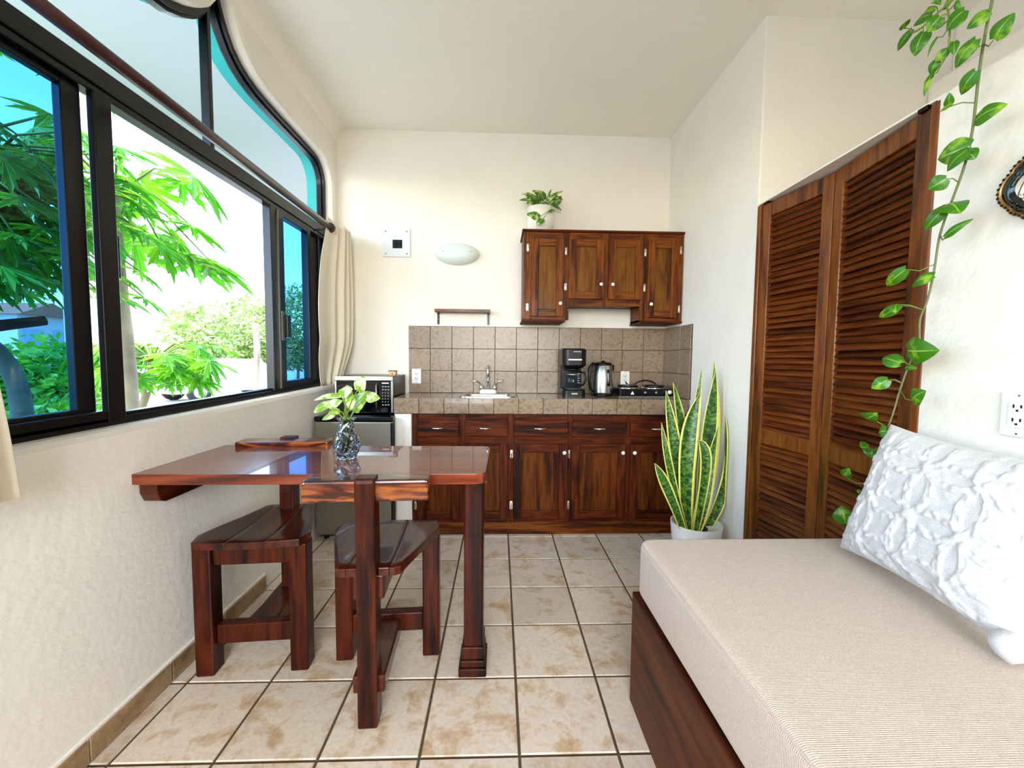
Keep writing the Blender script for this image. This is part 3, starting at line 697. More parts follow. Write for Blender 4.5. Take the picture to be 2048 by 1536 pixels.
# ================================================================== KITCHEN
# ---- upper cabinet
def panel_door(parent, x0, x1, z0, z1, yf, mats, th=0.02, st=0.052, name='door'):
    """framed door with a recessed panel; front face at yf"""
    m = MB(); mv, mh, mp = mats
    m.box(x0, x0 + st, yf, yf + th, z0, z1, 0); m.box(x1 - st, x1, yf, yf + th, z0, z1, 0)
    m.box(x0 + st, x1 - st, yf, yf + th, z0, z0 + st, 1); m.box(x0 + st, x1 - st, yf, yf + th, z1 - st, z1, 1)
    d = m.build(name, [mv, mh], parent, bevel=0.004)
    MB().box(x0 + st - 0.004, x1 - st + 0.004, yf + 0.011, yf + th - 0.002, z0 + st - 0.004, z1 - st + 0.004).build('door_panel', mp, d)
    return d
Mky = Matrix(((1, 0, 0, 0), (0, 0, -1, 0), (0, 1, 0, 0), (0, 0, 0, 1)))     # lathe axis -> -Y
def knob(parent, x, yf, z, r=0.0125):
    Mt = Matrix.Translation((x, yf, z)) @ Mky
    MB().lathe([(0.005, 0), (0.0055, 0.008), (r * 0.85, 0.011), (r, 0.017), (r * 0.8, 0.022), (0.003, 0.0245), (0, 0.025)], n=14, M4=Mt).build('knob', M['white_ceramic'], parent)
def hinge(parent, x, yf, z, h=0.05):
    m = MB(); m.box(x - 0.008, x + 0.008, yf - 0.003, yf, z - h / 2, z + h / 2)
    m.tube([(x, yf - 0.004, z - h / 2 - 0.004), (x, yf - 0.004, z + h / 2 + 0.004)], 0.0035, 8)
    m.build('hinge', M['brass_light'], parent, bevel=0.001, seg=1)

yu = 2.87
uc = thing('wall_cabinet', (0.735, 3.0, 1.475), 'dark wooden wall cabinet with four small doors above the backsplash', 'cabinet')
um = (M['upcab'], M['upcab_h'], M['upcab_panel'])
def carcass(x0, x1, z0, z1):
    m = MB(); t = 0.016
    m.box(x0, x0 + t, yu + 0.018, 3.148, z0, z1); m.box(x1 - t, x1, yu + 0.018, 3.148, z0, z1)
    m.box(x0, x1, yu + 0.018, 3.148, z0, z0 + t); m.box(x0, x1, 3.135, 3.148, z0, z1)
    return m
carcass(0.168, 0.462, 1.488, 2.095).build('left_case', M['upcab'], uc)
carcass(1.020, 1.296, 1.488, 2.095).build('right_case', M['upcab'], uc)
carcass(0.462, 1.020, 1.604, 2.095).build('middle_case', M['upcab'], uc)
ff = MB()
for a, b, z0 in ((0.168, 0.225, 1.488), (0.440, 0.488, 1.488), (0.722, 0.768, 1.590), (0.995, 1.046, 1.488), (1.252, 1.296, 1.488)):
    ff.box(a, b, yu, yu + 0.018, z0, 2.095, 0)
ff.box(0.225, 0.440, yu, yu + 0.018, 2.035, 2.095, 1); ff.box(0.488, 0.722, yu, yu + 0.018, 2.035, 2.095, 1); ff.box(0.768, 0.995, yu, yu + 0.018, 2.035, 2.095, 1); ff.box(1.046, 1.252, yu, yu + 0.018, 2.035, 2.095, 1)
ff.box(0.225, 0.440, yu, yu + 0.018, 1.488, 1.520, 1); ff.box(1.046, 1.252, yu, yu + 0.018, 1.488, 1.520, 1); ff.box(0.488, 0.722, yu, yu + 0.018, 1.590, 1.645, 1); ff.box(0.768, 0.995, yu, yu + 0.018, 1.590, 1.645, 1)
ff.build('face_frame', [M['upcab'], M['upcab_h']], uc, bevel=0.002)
MB().box(0.156, 1.298, yu - 0.014, 3.148, 2.095, 2.110).build('top_board', M['cab_h'], uc, bevel=0.003)
MB().box(0.158, 0.466, yu - 0.010, 3.148, 1.474, 1.488).build('base_board', M['cab_h'], uc, bevel=0.003)
MB().box(1.014, 1.298, yu - 0.010, 3.148, 1.474, 1.488).build('base_board', M['cab_h'], uc, bevel=0.003)
for x0, x1, z0, z1, kx, kz, hx, hz in ((0.220, 0.446, 1.510, 2.046, 0.425, 1.600, 0.196, (1.985, 1.575)), (0.482, 0.728, 1.634, 2.046, 0.708, 1.735, 0.463, (1.965, 1.720)),
                                      (0.762, 1.002, 1.634, 2.046, 0.790, 1.735, 1.024, (1.965, 1.720)), (1.040, 1.258, 1.510, 2.046, 1.064, 1.602, 1.276, (1.985, 1.575))):
    d = panel_door(uc, x0, x1, z0, z1, yu - 0.020, um)
    knob(d, kx, yu - 0.020, kz)
    for z in hz: hinge(d, hx, yu, z)

# ---- base cabinet
yc_ = 2.735
bc = thing('base_cabinet', (0.36, 2.9, 0.0), 'dark wooden kitchen base cabinet with five drawers over doors', 'cabinet')
bmats = (M['cab'], M['cab_h'], M['cab_panel'])
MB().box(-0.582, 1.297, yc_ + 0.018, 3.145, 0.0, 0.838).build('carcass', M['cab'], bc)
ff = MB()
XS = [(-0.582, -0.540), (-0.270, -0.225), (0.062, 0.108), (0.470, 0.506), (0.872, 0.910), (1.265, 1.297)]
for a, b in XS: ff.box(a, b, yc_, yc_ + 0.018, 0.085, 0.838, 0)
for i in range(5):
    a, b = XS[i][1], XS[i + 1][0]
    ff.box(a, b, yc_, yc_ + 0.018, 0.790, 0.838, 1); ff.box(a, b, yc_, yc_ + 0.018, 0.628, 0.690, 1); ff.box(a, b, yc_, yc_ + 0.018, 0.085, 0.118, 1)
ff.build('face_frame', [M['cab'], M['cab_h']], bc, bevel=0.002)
MB().box(-0.582, 1.297, yc_ - 0.002, yc_ + 0.02, 0.0, 0.085).build('kick_board', M['upcab_h'], bc, bevel=0.002)
def bow_handle(parent, x, yf, z):
    m = MB(); pts = []
    for k in range(9):
        t = -1 + k / 4
        pts.append((x + 0.046 * t, yf - 0.018 * (1 - t * t) - 0.004, z))
    m.tube(pts, [0.003 + 0.0035 * (1 - abs(-1 + k / 4)) for k in range(9)], 8)
    m.build('handle', M['chrome'], parent)
for x0, x1, hx in ((-0.545, -0.265, -0.410), (-0.230, 0.066, -0.088), (0.102, 0.476, 0.282), (0.500, 0.878, 0.690), (0.904, 1.270, 1.085)):
    d = MB().box(x0, x1, yc_ - 0.020, yc_, 0.682, 0.797).build('drawer', M['cab_h'], bc, bevel=0.009)
    bow_handle(d, hx, yc_ - 0.020, 0.742)
for x0, x1, kx, hx in ((-0.545, -0.265, -0.290, -0.562), (-0.230, 0.068, -0.205, 0.088), (0.104, 0.472, 0.448, 0.092), (0.500, 0.876, 0.850, 0.486), (0.904, 1.270, 0.930, 1.281)):
    d = panel_door(bc, x0, x1, 0.112, 0.634, yc_ - 0.020, bmats, st=0.058)
    knob(d, kx, yc_ - 0.020, 0.578, 0.0135)
    for z in (0.562, 0.205): hinge(d, hx, yc_, z, 0.055)

# ---- tiled counter
ZT = 0.945
ct = thing('kitchen_counter', (0.30, 2.92, 0.84), 'taupe tiled masonry kitchen counter on a white plaster pier', 'counter')
hole = (-0.262, 0.102, 2.795, 3.035)
def minus(r, h):
    x0, x1, y0, y1 = r; a, b, c, d = h
    if a >= x1 or b <= x0 or c >= y1 or d <= y0: return [r]
    o = []
    if y0 < c: o.append((x0, x1, y0, c))
    if d < y1: o.append((x0, x1, d, y1))
    yy0, yy1 = max(y0, c), min(y1, d)
    if x0 < a: o.append((x0, a, yy0, yy1))
    if b < x1: o.append((b, x1, yy0, yy1))
    return o
sl = MB()
for r in minus((-0.695, 1.297, 2.710, 3.148), hole): sl.box(*r, 0.838, ZT - 0.007)
sl.build('slab', M['tile_grout'], ct)
pr_ = MB().box(-0.695, -0.584, 2.715, 3.148, 0.0, 0.838).build('plaster_pier', M['plaster'], ct, bevel=0.004)
TC = 0.16635
yr = [2.700, 2.865, 3.031, 3.138]
for i in range(12):
    x0 = -0.698 + i * TC; x1 = x0 + TC
    k = 'cf'
    if k not in _cache: _cache[k] = tile_mesh('front_tile', TC - 0.003, 0.100, 0.009, 0.0015, M['counter_tile'], '-y')
    piece('front_tile', _cache[k], ct, (Vector(((x0 + x1) / 2, 2.701 + rnd.uniform(-0.0006, 0.0006), 0.892)) - ct.location))
    for j in range(3):
        rs = minus((x0 + 0.0015, x1 - 0.0015, yr[j] + 0.0015, yr[j + 1] - 0.0015), hole)
        m = MB()
        for r in rs:
            if r[1] - r[0] > 0.004 and r[3] - r[2] > 0.004: m.box(*r, ZT - 0.008, ZT)
        if m.v: m.build('top_tile', M['counter_tile'], ct, bevel=0.0012, seg=1)

# ---- backsplash
bs = thing('tiled_backsplash', (0.30, 3.14, ZT), 'taupe square tile backsplash wrapping the kitchen corner', 'backsplash')
m = MB(); m.box(-0.692, XR - 0.001, 3.143, 3.1495, ZT, 1.456); m.box(XR - 0.007, XR - 0.0005, 2.695, 3.143, ZT, 1.456)
m.build('grout_bed', M['tile_grout'], bs)
MB().box(-0.694, XR - 0.012, 3.134, 3.1495, 1.456, 1.462).build('plaster_edge', M['plaster'], bs)
RT = 0.1697
TB = (XR - 0.010 + 0.692) / 12
for i in range(12):
    for j in range(3):
        if 'bsp' not in _cache: _cache['bsp'] = tile_mesh('backsplash_tile', TB - 0.003, RT - 0.003, 0.008, 0.0012, M['wall_tile'], '-y')
        piece('backsplash_tile', _cache['bsp'], bs, Vector((-0.692 + (i + 0.5) * TB, 3.1355 + rnd.uniform(-0.0005, 0.0005), ZT + 0.001 + (j + 0.5) * RT)) - bs.location)
for (a, b) in ((2.695, 2.855), (2.855, 3.133)):
    for j in range(3):
        k = ('bss', a)
        if k not in _cache: _cache[k] = tile_mesh('backsplash_tile', b - a - 0.003, RT - 0.003, 0.008, 0.0012, M['wall_tile'], '-x')
        piece('backsplash_tile', _cache[k], bs, Vector((XR - 0.014, (a + b) / 2, ZT + 0.001 + (j + 0.5) * RT)) - bs.location)

# ---- sink and tap
sk = thing('kitchen_sink', (-0.08, 2.91, ZT), 'small stainless drop-in sink in the tiled counter', 'sink')
def rrect(x0, x1, y0, y1, r, n=5):
    o = []
    for cx, cy, a0 in ((x1 - r, y1 - r, 0), (x0 + r, y1 - r, 90), (x0 + r, y0 + r, 180), (x1 - r, y0 + r, 270)):
        for k in range(n + 1):
            a = radians(a0 + 90 * k / n); o.append((cx + r * cos(a), cy + r * sin(a)))
    return o
R1, R2, R3, R4 = rrect(-0.275, 0.115, 2.782, 3.085, 0.05), rrect(-0.245, 0.085, 2.812, 3.015, 0.045), rrect(-0.240, 0.080, 2.817, 3.010, 0.045), rrect(-0.215, 0.055, 2.84, 2.99, 0.04)
def loops(mb, ls, cap=True, mi=0, smooth=False):
    n = len(ls[0][0]); vs = []; fs = []
    for lo, z in ls: vs += [(p[0], p[1], z) for p in lo]
    for j in range(len(ls) - 1):
        for i in range(n):
            k = (i + 1) % n; fs.append((j * n + i, j * n + k, (j + 1) * n + k, (j + 1) * n + i))
    if cap: fs.append(tuple((len(ls) - 1) * n + i for i in range(n)))
    mb.add(vs, fs, mi, smooth)
m = MB(); loops(m, [(R1, ZT), (R1, ZT + 0.004), (R2, ZT + 0.006), (R3, ZT), (R4, ZT - 0.09)])
m.build('basin', M['steel'], sk)
MB().lathe([(0.0, 0), (0.026, 0), (0.028, 0.003), (0.012, 0.003)], (-0.08, 2.91, ZT - 0.0895), 18).build('drain', M['chrome'], sk)
fc = thing('kitchen_tap', (-0.080, 3.055, ZT + 0.005), 'chrome two-handle gooseneck tap behind the sink', 'tap')
m = MB(); loops(m, [(rrect(-0.145, -0.015, 3.032, 3.078, 0.02), ZT + 0.0052), (rrect(-0.145, -0.015, 3.032, 3.078, 0.02), ZT + 0.022), (rrect(-0.138, -0.022, 3.038, 3.072, 0.015), ZT + 0.034)])
m.build('deck_plate', M['white_ceramic'], fc)
pts = [(-0.080, 3.055, ZT + 0.03), (-0.080, 3.055, ZT + 0.13)]
for k in range(0, 9):
    a = pi * k / 8; pts.append((-0.080, 3.02 + 0.035 * cos(a), ZT + 0.165 + 0.045 * sin(a)))
pts.append((-0.080, 2.985, ZT + 0.130))
MB().tube(pts, [0.011] * 2 + [0.010] * 9 + [0.011], 12).build('spout', M['chrome'], fc)
for sgn in (-1, 1):
    m = MB(); m.lathe([(0.017, 0), (0.015, 0.02), (0.010, 0.035), (0, 0.037)], (-0.080 + sgn * 0.05, 3.055, ZT + 0.032), 14)
    m.tube([(-0.080 + sgn * 0.05, 3.055, ZT + 0.055), (-0.080 + sgn * 0.062, 3.045, ZT + 0.085), (-0.080 + sgn * 0.085, 3.03, ZT + 0.098), (-0.080 + sgn * 0.112, 3.02, ZT + 0.099)], [0.009, 0.007, 0.006, 0.007], 8)
    m.build('lever', M['chrome'], fc)

# ---- coffee maker
cm = thing('coffee_maker', (0.535, 2.96, ZT), 'black drip coffee maker with glass carafe on the counter', 'coffee maker')
m = MB(); loops(m, [(rrect(0.455, 0.620, 2.85, 3.06, 0.03), ZT), (rrect(0.455, 0.620, 2.85, 3.06, 0.03), ZT + 0.045), (rrect(0.462, 0.613, 2.857, 3.053, 0.03), ZT + 0.052)])
m.build('base', M['black_plastic'], cm)
MB().lathe([(0.0, 0), (0.058, 0), (0.06, 0.004), (0.0, 0.005)], (0.537, 2.918, ZT + 0.052), 24).build('hot_plate', M['steel_dull'], cm)
MB().box(0.460, 0.615, 3.00, 3.06, ZT + 0.045, ZT + 0.24).build('column', M['black_plastic'], cm, bevel=0.01)
m = MB(); loops(m, [(rrect(0.470, 0.605, 2.87, 3.06, 0.04), ZT + 0.205), (rrect(0.452, 0.622, 2.85, 3.06, 0.04), ZT + 0.225), (rrect(0.450, 0.624, 2.848, 3.062, 0.04), ZT + 0.335), (rrect(0.458, 0.616, 2.857, 3.053, 0.035), ZT + 0.343)])
m.build('reservoir', M['black_plastic'], cm)
MB().box(0.488, 0.586, 2.843, 2.852, ZT + 0.258, ZT + 0.270).build('silver_band', M['chrome'], cm, bevel=0.002)
MB().box(0.525, 0.578, 2.8445, 2.850, ZT + 0.318, ZT + 0.322).build('name_badge', M['print'], cm)
car = MB().lathe([(0.045, 0.0), (0.062, 0.012), (0.066, 0.05), (0.058, 0.09), (0.044, 0.115), (0.046, 0.128)], (0.537, 2.918, ZT + 0.0575), 24).build('carafe', M['carafe'], cm)
MB().lathe([(0.047, 0), (0.049, 0.012), (0.03, 0.02), (0, 0.022)], (0.537, 2.918, ZT + 0.186), 20).build('carafe_lid', M['black_plastic'], car)
MB().lathe([(0.047, 0), (0.049, 0.0), (0.049, 0.014), (0.047, 0.014)], (0.537, 2.918, ZT + 0.150), 20).build('carafe_band', M['steel'], car)
MB().tube([(0.580, 2.905, ZT + 0.175), (0.612, 2.885, ZT + 0.172), (0.622, 2.878, ZT + 0.13), (0.606, 2.888, ZT + 0.085), (0.592, 2.897, ZT + 0.08)], 0.008, 8).build('carafe_handle', M['black_plastic'], car)
MB().box(0.515, 0.560, 2.846, 2.852, ZT + 0.016, ZT + 0.030).build('switch', M['steel_dull'], cm, bevel=0.002)
m = MB()
for k in range(5): m.box(0.557, 0.557 + (0.012 if k % 2 else 0.018), 2.8512, 2.8528, ZT + 0.10 + k * 0.016, ZT + 0.103 + k * 0.016)
m.build('cup_marks', M['print'], car)

# ---- kettle
kt = thing('electric_kettle', (0.765, 2.95, ZT), 'brushed steel electric kettle with black handle', 'kettle')
MB().lathe([(0.0, 0), (0.072, 0), (0.074, 0.012), (0.070, 0.018), (0, 0.018)], (0.765, 2.95, ZT), 28).build('base', M['black_plastic'], kt)
MB().lathe([(0.0, 0.018), (0.073, 0.018), (0.075, 0.03), (0.070, 0.14), (0.063, 0.222), (0.060, 0.226), (0.0, 0.226)], (0.765, 2.95, ZT), 32).build('body', M['steel'], kt)
MB().lathe([(0.062, 0.224), (0.063, 0.234), (0.048, 0.246), (0.012, 0.250), (0.012, 0.258), (0, 0.260)], (0.765, 2.95, ZT), 28).build('lid', M['black_plastic'], kt)
MB().tube([(0.720, 2.945, ZT + 0.232), (0.685, 2.94, ZT + 0.235), (0.662, 2.935, ZT + 0.205), (0.660, 2.935, ZT + 0.12), (0.672, 2.937, ZT + 0.05), (0.702, 2.94, ZT + 0.035)], [0.013, 0.013, 0.012, 0.011, 0.010, 0.011], 10).build('handle', M['black_plastic'], kt)
MB().prism([(0.805, 2.965), (0.805, 2.935), (0.845, 2.943), (0.845, 2.957)], ZT + 0.185, ZT + 0.228).build('spout', M['black_plastic'], kt, bevel=0.004)
m = MB()
for k in range(1):
    a0 = radians(-72)
    pts = [(0.765 + (0.0725 - 0.007 * t) * cos(a0), 2.95 + (0.0725 - 0.007 * t) * sin(a0), ZT + 0.075 + 0.12 * t) for t in [0, 0.25, 0.5, 0.75, 1.0]]
    m.tube(pts, [0.010, 0.0115, 0.0115, 0.0115, 0.010], 10)
m.build('water_gauge', M['black_gloss'], kt)

# ---- two-burner hot plate
hp = thing('hot_plate', (1.055, 2.95, ZT), 'black two-burner electric hot plate in the counter corner', 'hot plate')
MB().box(0.855, 1.255, 2.845, 3.075, ZT, ZT + 0.008).build('drip_rim', M['steel'], hp, bevel=0.003)
MB().box(0.862, 1.248, 2.852, 3.070, ZT + 0.006, ZT + 0.058).build('housing', M['black_plastic'], hp, bevel=0.01)
for x in (0.955, 1.150):
    MB().lathe([(0.0, 0), (0.088, 0), (0.090, 0.006), (0.082, 0.010), (0.0, 0.010)], (x, 2.965, ZT + 0.057), 28).build('burner_ring', M['chrome'], hp)
    MB().lathe([(0.0, 0), (0.072, 0), (0.074, 0.012), (0.070, 0.016), (0.02, 0.014), (0, 0.014)], (x, 2.965, ZT + 0.066), 28).build('burner', M['black_plastic'], hp)
for x in (1.045, 1.125):
    MB().lathe([(0.012, 0), (0.011, 0.012), (0, 0.013)], n=14, M4=Matrix.Translation((x, 2.852, ZT + 0.034)) @ Mky).build('knob', M['steel_dull'], hp)
MB().lathe([(0.015, 0), (0.014, 0.014), (0, 0.016)], n=14, M4=Matrix.Translation((1.220, 2.852, ZT + 0.038)) @ Mky).build('control_knob', M['white_plastic'], hp)
MB().prism([(0.940, ZT + 0.020), (0.966, ZT + 0.020), (0.953, ZT + 0.044)], 0.0, 0.002, M4=Matrix(((1, 0, 0, 0), (0, 0, -1, 2.852), (0, 1, 0, 0), (0, 0, 0, 1)))).build('warning_triangle', M['label_white'], hp)
pts = []
for k in range(17):
    a = pi * k / 16
    pts.append((1.13 - 0.10 * cos(a), 3.085 - 0.02 * sin(a * 2), ZT + 0.055 + 0.055 * sin(a)))
pts = [(0.985, 3.128, ZT + 0.100), (0.99, 3.105, ZT + 0.085), (1.01, 3.09, ZT + 0.062)] + pts
MB().tube(pts, 0.005, 8).build('cord', M['black_plastic'], hp)

# ---- fridge, microwave, little box
fg = thing('mini_fridge', (-0.945, 2.86, 0.0), 'small steel-fronted fridge under the microwave', 'fridge')
MB().box(-1.185, -0.702, 2.675, 3.13, 0.02, 0.800).build('cabinet', M['black_plastic'], fg, bevel=0.006)
m = MB(); m.box(-1.190, -0.684, 2.630, 2.672, 0.045, 0.795)
m.build('door', M['steel_dull'], fg, bevel=0.008)
MB().box(-1.190, -0.684, 2.626, 2.70, 0.797, 0.828).build('top_cap', M['black_plastic'], fg, bevel=0.008)
MB().box(-0.700, -0.684, 2.6265, 2.672, 0.05, 0.79).build('door_edge', M['black_plastic'], fg, bevel=0.002)
MB().box(-1.185, -0.705, 2.70, 3.13, 0.800, 0.826).build('lid', M['black_plastic'], fg, bevel=0.006)
for x in (-1.15, -0.74):
    for y in (2.70, 3.09): MB().lathe([(0.018, 0), (0.016, 0.024)], (x, y, 0.0), 12).build('foot', M['black_plastic'], fg)

mw = thing('microwave_oven', (-0.915, 2.93, 0.828), 'steel and black microwave oven standing on the fridge', 'microwave')
mx0, mx1, my, mz0, mz1 = -1.100, -0.712, 2.745, 0.838, 1.086
MB().box(mx0, mx1, my + 0.012, 3.105, mz0, mz1).build('casing', M['black_plastic'], mw, bevel=0.005)
m = MB(); m.box(mx0, mx1, my, my + 0.012, mz1 - 0.030, mz1); m.box(mx0, mx0 + 0.012, my, my + 0.012, mz0, mz1 - 0.03); m.box(mx1 - 0.014, mx1, my, my + 0.012, mz0, mz1 - 0.03)
m.build('steel_frame', M['steel'], mw, bevel=0.003)
MB().box(mx0 + 0.012, mx1 - 0.090, my + 0.001, my + 0.012, mz0, mz1 - 0.031).build('door', M['black_gloss'], mw, bevel=0.003)
MB().box(mx0 + 0.05, mx1 - 0.135, my + 0.0002, my + 0.002, mz0 + 0.05, mz1 - 0.06).build('door_window', M['black_gloss'], mw)
MB().tube([(mx1 - 0.105, my - 0.001, mz0 + 0.03), (mx1 - 0.105, my - 0.020, mz0 + 0.045), (mx1 - 0.105, my - 0.020, mz1 - 0.065), (mx1 - 0.105, my - 0.001, mz1 - 0.05)], 0.007, 8).build('door_handle', M['steel_dull'], mw)
cpn = MB().box(mx1 - 0.088, mx1 - 0.014, my + 0.001, my + 0.012, mz0, mz1 - 0.031).build('control_panel', M['black_gloss'], mw, bevel=0.002)
MB().box(mx1 - 0.074, mx1 - 0.028, my - 0.0004, my + 0.0012, mz1 - 0.050, mz1 - 0.042).build('display', M['print'], cpn)
m = MB()
for r in range(7):
    for c_ in range(3):
        w = 0.011 if r in (0, 1, 6) else 0.005
        xx = mx1 - 0.072 + c_ * 0.0185
        m.box(xx, xx + w, my - 0.0006, my + 0.0012, mz1 - 0.072 - r * 0.0205, mz1 - 0.068 - r * 0.0205)
m.build('keypad', M['print'], cpn)
for x in (mx0 + 0.03, mx1 - 0.03):
    for y in (my + 0.04, 3.07): MB().lathe([(0.012, 0), (0.011, 0.011)], (x, y, 0.8275), 10).build('foot', M['black_plastic'], mw)
bxo = thing('wooden_box', (-0.745, 2.88, 1.086), 'tiny light wooden box with dark top on the microwave', 'box')
MB().box(-0.770, -0.722, 2.86, 2.90, 1.0865, 1.116).build('body', M['lightwood'], bxo, bevel=0.002)
MB().box(-0.773, -0.719, 2.857, 2.903, 1.116, 1.122).build('lid', M['shelfwood'], bxo, bevel=0.001)
MB().ball((-0.746, 2.857, 1.101), 0.004, 8, 6).build('pull', M['brass_dark'], bxo)

# ---- wall fittings
def outlet(loc, label, facing):
    """duplex outlet; facing -y or -x"""
    t = thing('wall_outlet', loc, label, 'outlet', 'wall outlets')
    if facing == '-y': Mt = Matrix.Translation(loc) @ Matrix(((1, 0, 0, 0), (0, 0, -1, 0), (0, 1, 0, 0), (0, 0, 0, 1)))
    else: Mt = Matrix.Translation(loc) @ Matrix(((0, 0, -1, 0), (-1, 0, 0, 0), (0, 1, 0, 0), (0, 0, 0, 1)))
    def pb(name, w, h, z0, z1, mat, cx=0, cy=0, parent=t, bev=0.001):
        m = MB().prism([(cx - w / 2, cy - h / 2), (cx + w / 2, cy - h / 2), (cx + w / 2, cy + h / 2), (cx - w / 2, cy + h / 2)], z0, z1, M4=Mt)
        return m.build(name, mat, parent, bevel=bev, seg=1)
    pb('plate', 0.072, 0.114, 0, 0.006, M['white_plastic'], bev=0.003)
    f = pb('receptacle', 0.036, 0.068, 0.005, 0.0085, M['white_ceramic'])
    for cy in (0.017, -0.017):
        pb('slot', 0.0035, 0.009, 0.0084, 0.0091, M['dark'], -0.0075, cy + 0.004, f, 0); pb('slot', 0.0035, 0.008, 0.0084, 0.0091, M['dark'], 0.0075, cy + 0.004, f, 0)
        pb('slot', 0.005, 0.005, 0.0084, 0.0091, M['dark'], 0.0, cy - 0.0065, f, 0)
    for cy in (0.048, -0.048): pb('screw', 0.005, 0.005, 0.0055, 0.0068, M['steel_dull'], 0, cy, t, 0.001)
    return t
outlet((-0.630, 3.1275 + 0.0, 1.072), 'white outlet on the backsplash beside the microwave', '-y')
outlet((0.982, 3.1275, 1.066), 'white outlet on the backsplash above the hot plate', '-y')
outlet((XR, 0.963, 1.080), 'white outlet on the white wall above the pillow', '-x')

ep = thing('breaker_panel', (-0.779, YB, 2.076), 'grey metal breaker panel with black switches on the wall', 'electrical panel')
MB().box(-0.882, -0.676, YB - 0.012, YB, 1.972, 2.182).build('cover', M['panel_paint'], ep, bevel=0.003)
MB().box(-0.807, -0.735, YB - 0.0135, YB - 0.010, 2.036, 2.098).build('breaker_window', M['dark'], ep)
for i in range(2):
    for j in range(2): MB().box(-0.803 + i * 0.035, -0.774 + i * 0.035, YB - 0.018, YB - 0.012, 2.041 + j * 0.028, 2.064 + j * 0.028).build('breaker', M['black_plastic'], ep, bevel=0.002)
for x in (-0.858, -0.700):
    for z in (1.995, 2.160): MB().ball((x, YB - 0.013, z), 0.0055, 10, 6, sc=(1, 0.5, 1)).build('screw', M['steel_dull'], ep)

lp = thing('wall_lamp', (-0.321, YB, 2.0), 'oval frosted glass wall lamp between panel and cabinet', 'lamp')
rows = []
for j in range(11):
    a = (pi / 2) * j / 10; r = cos(a) if j < 10 else 0.0
    rows.append([(-0.321 + 0.163 * max(r, 0.001) * cos(2 * pi * i / 36), YB - 0.012 - 0.075 * sin(a), 2.0 + 0.079 * max(r, 0.001) * sin(2 * pi * i / 36)) for i in range(36)])
m = MB(); m.grid(rows, closed=True)
m.build('shade', M['frost'], lp)
MB().lathe([(0.055, 0), (0.052, 0.014), (0, 0.015)], n=24, M4=Matrix.Translation((-0.321, YB, 2.0)) @ Mky).build('back_plate', M['white_plastic'], lp)
for x in (-0.418, -0.218): MB().ball((x, YB - 0.075, 2.006), 0.007, 10, 8, sc=(1, 0.8, 1)).build('screw', M['chrome'], lp)

sh = thing('wall_shelf', (-0.276, YB, 1.57), 'tiny dark wooden shelf on black brackets above the sink', 'shelf')
MB().box(-0.482, -0.070, 3.055, YB - 0.001, 1.556, 1.578).build('board', M['shelfwood'], sh, bevel=0.002)
for x in (-0.474, -0.092):
    m = MB(); m.box(x, x + 0.016, YB - 0.006, YB - 0.0005, 1.470, 1.556); m.box(x, x + 0.016, 3.062, YB - 0.002, 1.551, 1.5565)
    b = m.build('bracket', M['black_plastic'], sh)
    MB().ball((x + 0.008, YB - 0.007, 1.51), 0.004, 8, 6).build('screw', M['steel'], b)

# ================================================================== FURNITURE
# ---- wall-hung table
tb = thing('dining_table', (-0.62, 1.595, 0.0), 'glossy red-brown wooden table fixed to the wall on one post', 'table')
top = [(-1.230, 1.372), (-1.222, 1.363), (-1.19, 1.362), (-0.075, 1.366), (-0.052, 1.377), (-0.043, 1.40), (-0.036, 1.775), (-0.045, 1.798), (-0.068, 1.808), (-1.213, 1.822)]
MB().prism(top, 0.779, 0.815).build('tabletop', M['table'], tb, bevel=0.007, seg=3)
led = [(1.385, 0.778), (1.385, 0.742), (1.400, 0.712), (1.425, 0.702), (1.80, 0.702), (1.80, 0.778)]
Mzx = Matrix(((0, 0, 1, 0), (1, 0, 0, 0), (0, 1, 0, 0), (0, 0, 0, 1)))
MB().prism(led, XL + 0.001, XL + 0.062, M4=Mzx).build('wall_ledger', M['chair_y'], tb, bevel=0.005)
lg = MB().box(-0.127, -0.054, 1.488, 1.598, 0.10, 0.752).build('leg', M['chair'], tb, bevel=0.007)
MB().box(-0.140, -0.040, 1.478, 1.610, 0.750, 0.779).build('cap_block', M['chair_bar'], lg, bevel=0.003)
m = MB(); m.box(-0.146, -0.040, 1.470, 1.618, 0.0, 0.034); m.box(-0.140, -0.046, 1.476, 1.612, 0.034, 0.062); m.box(-0.134, -0.050, 1.481, 1.606, 0.062, 0.112)
m.build('stepped_foot', M['chair'], lg, bevel=0.005)

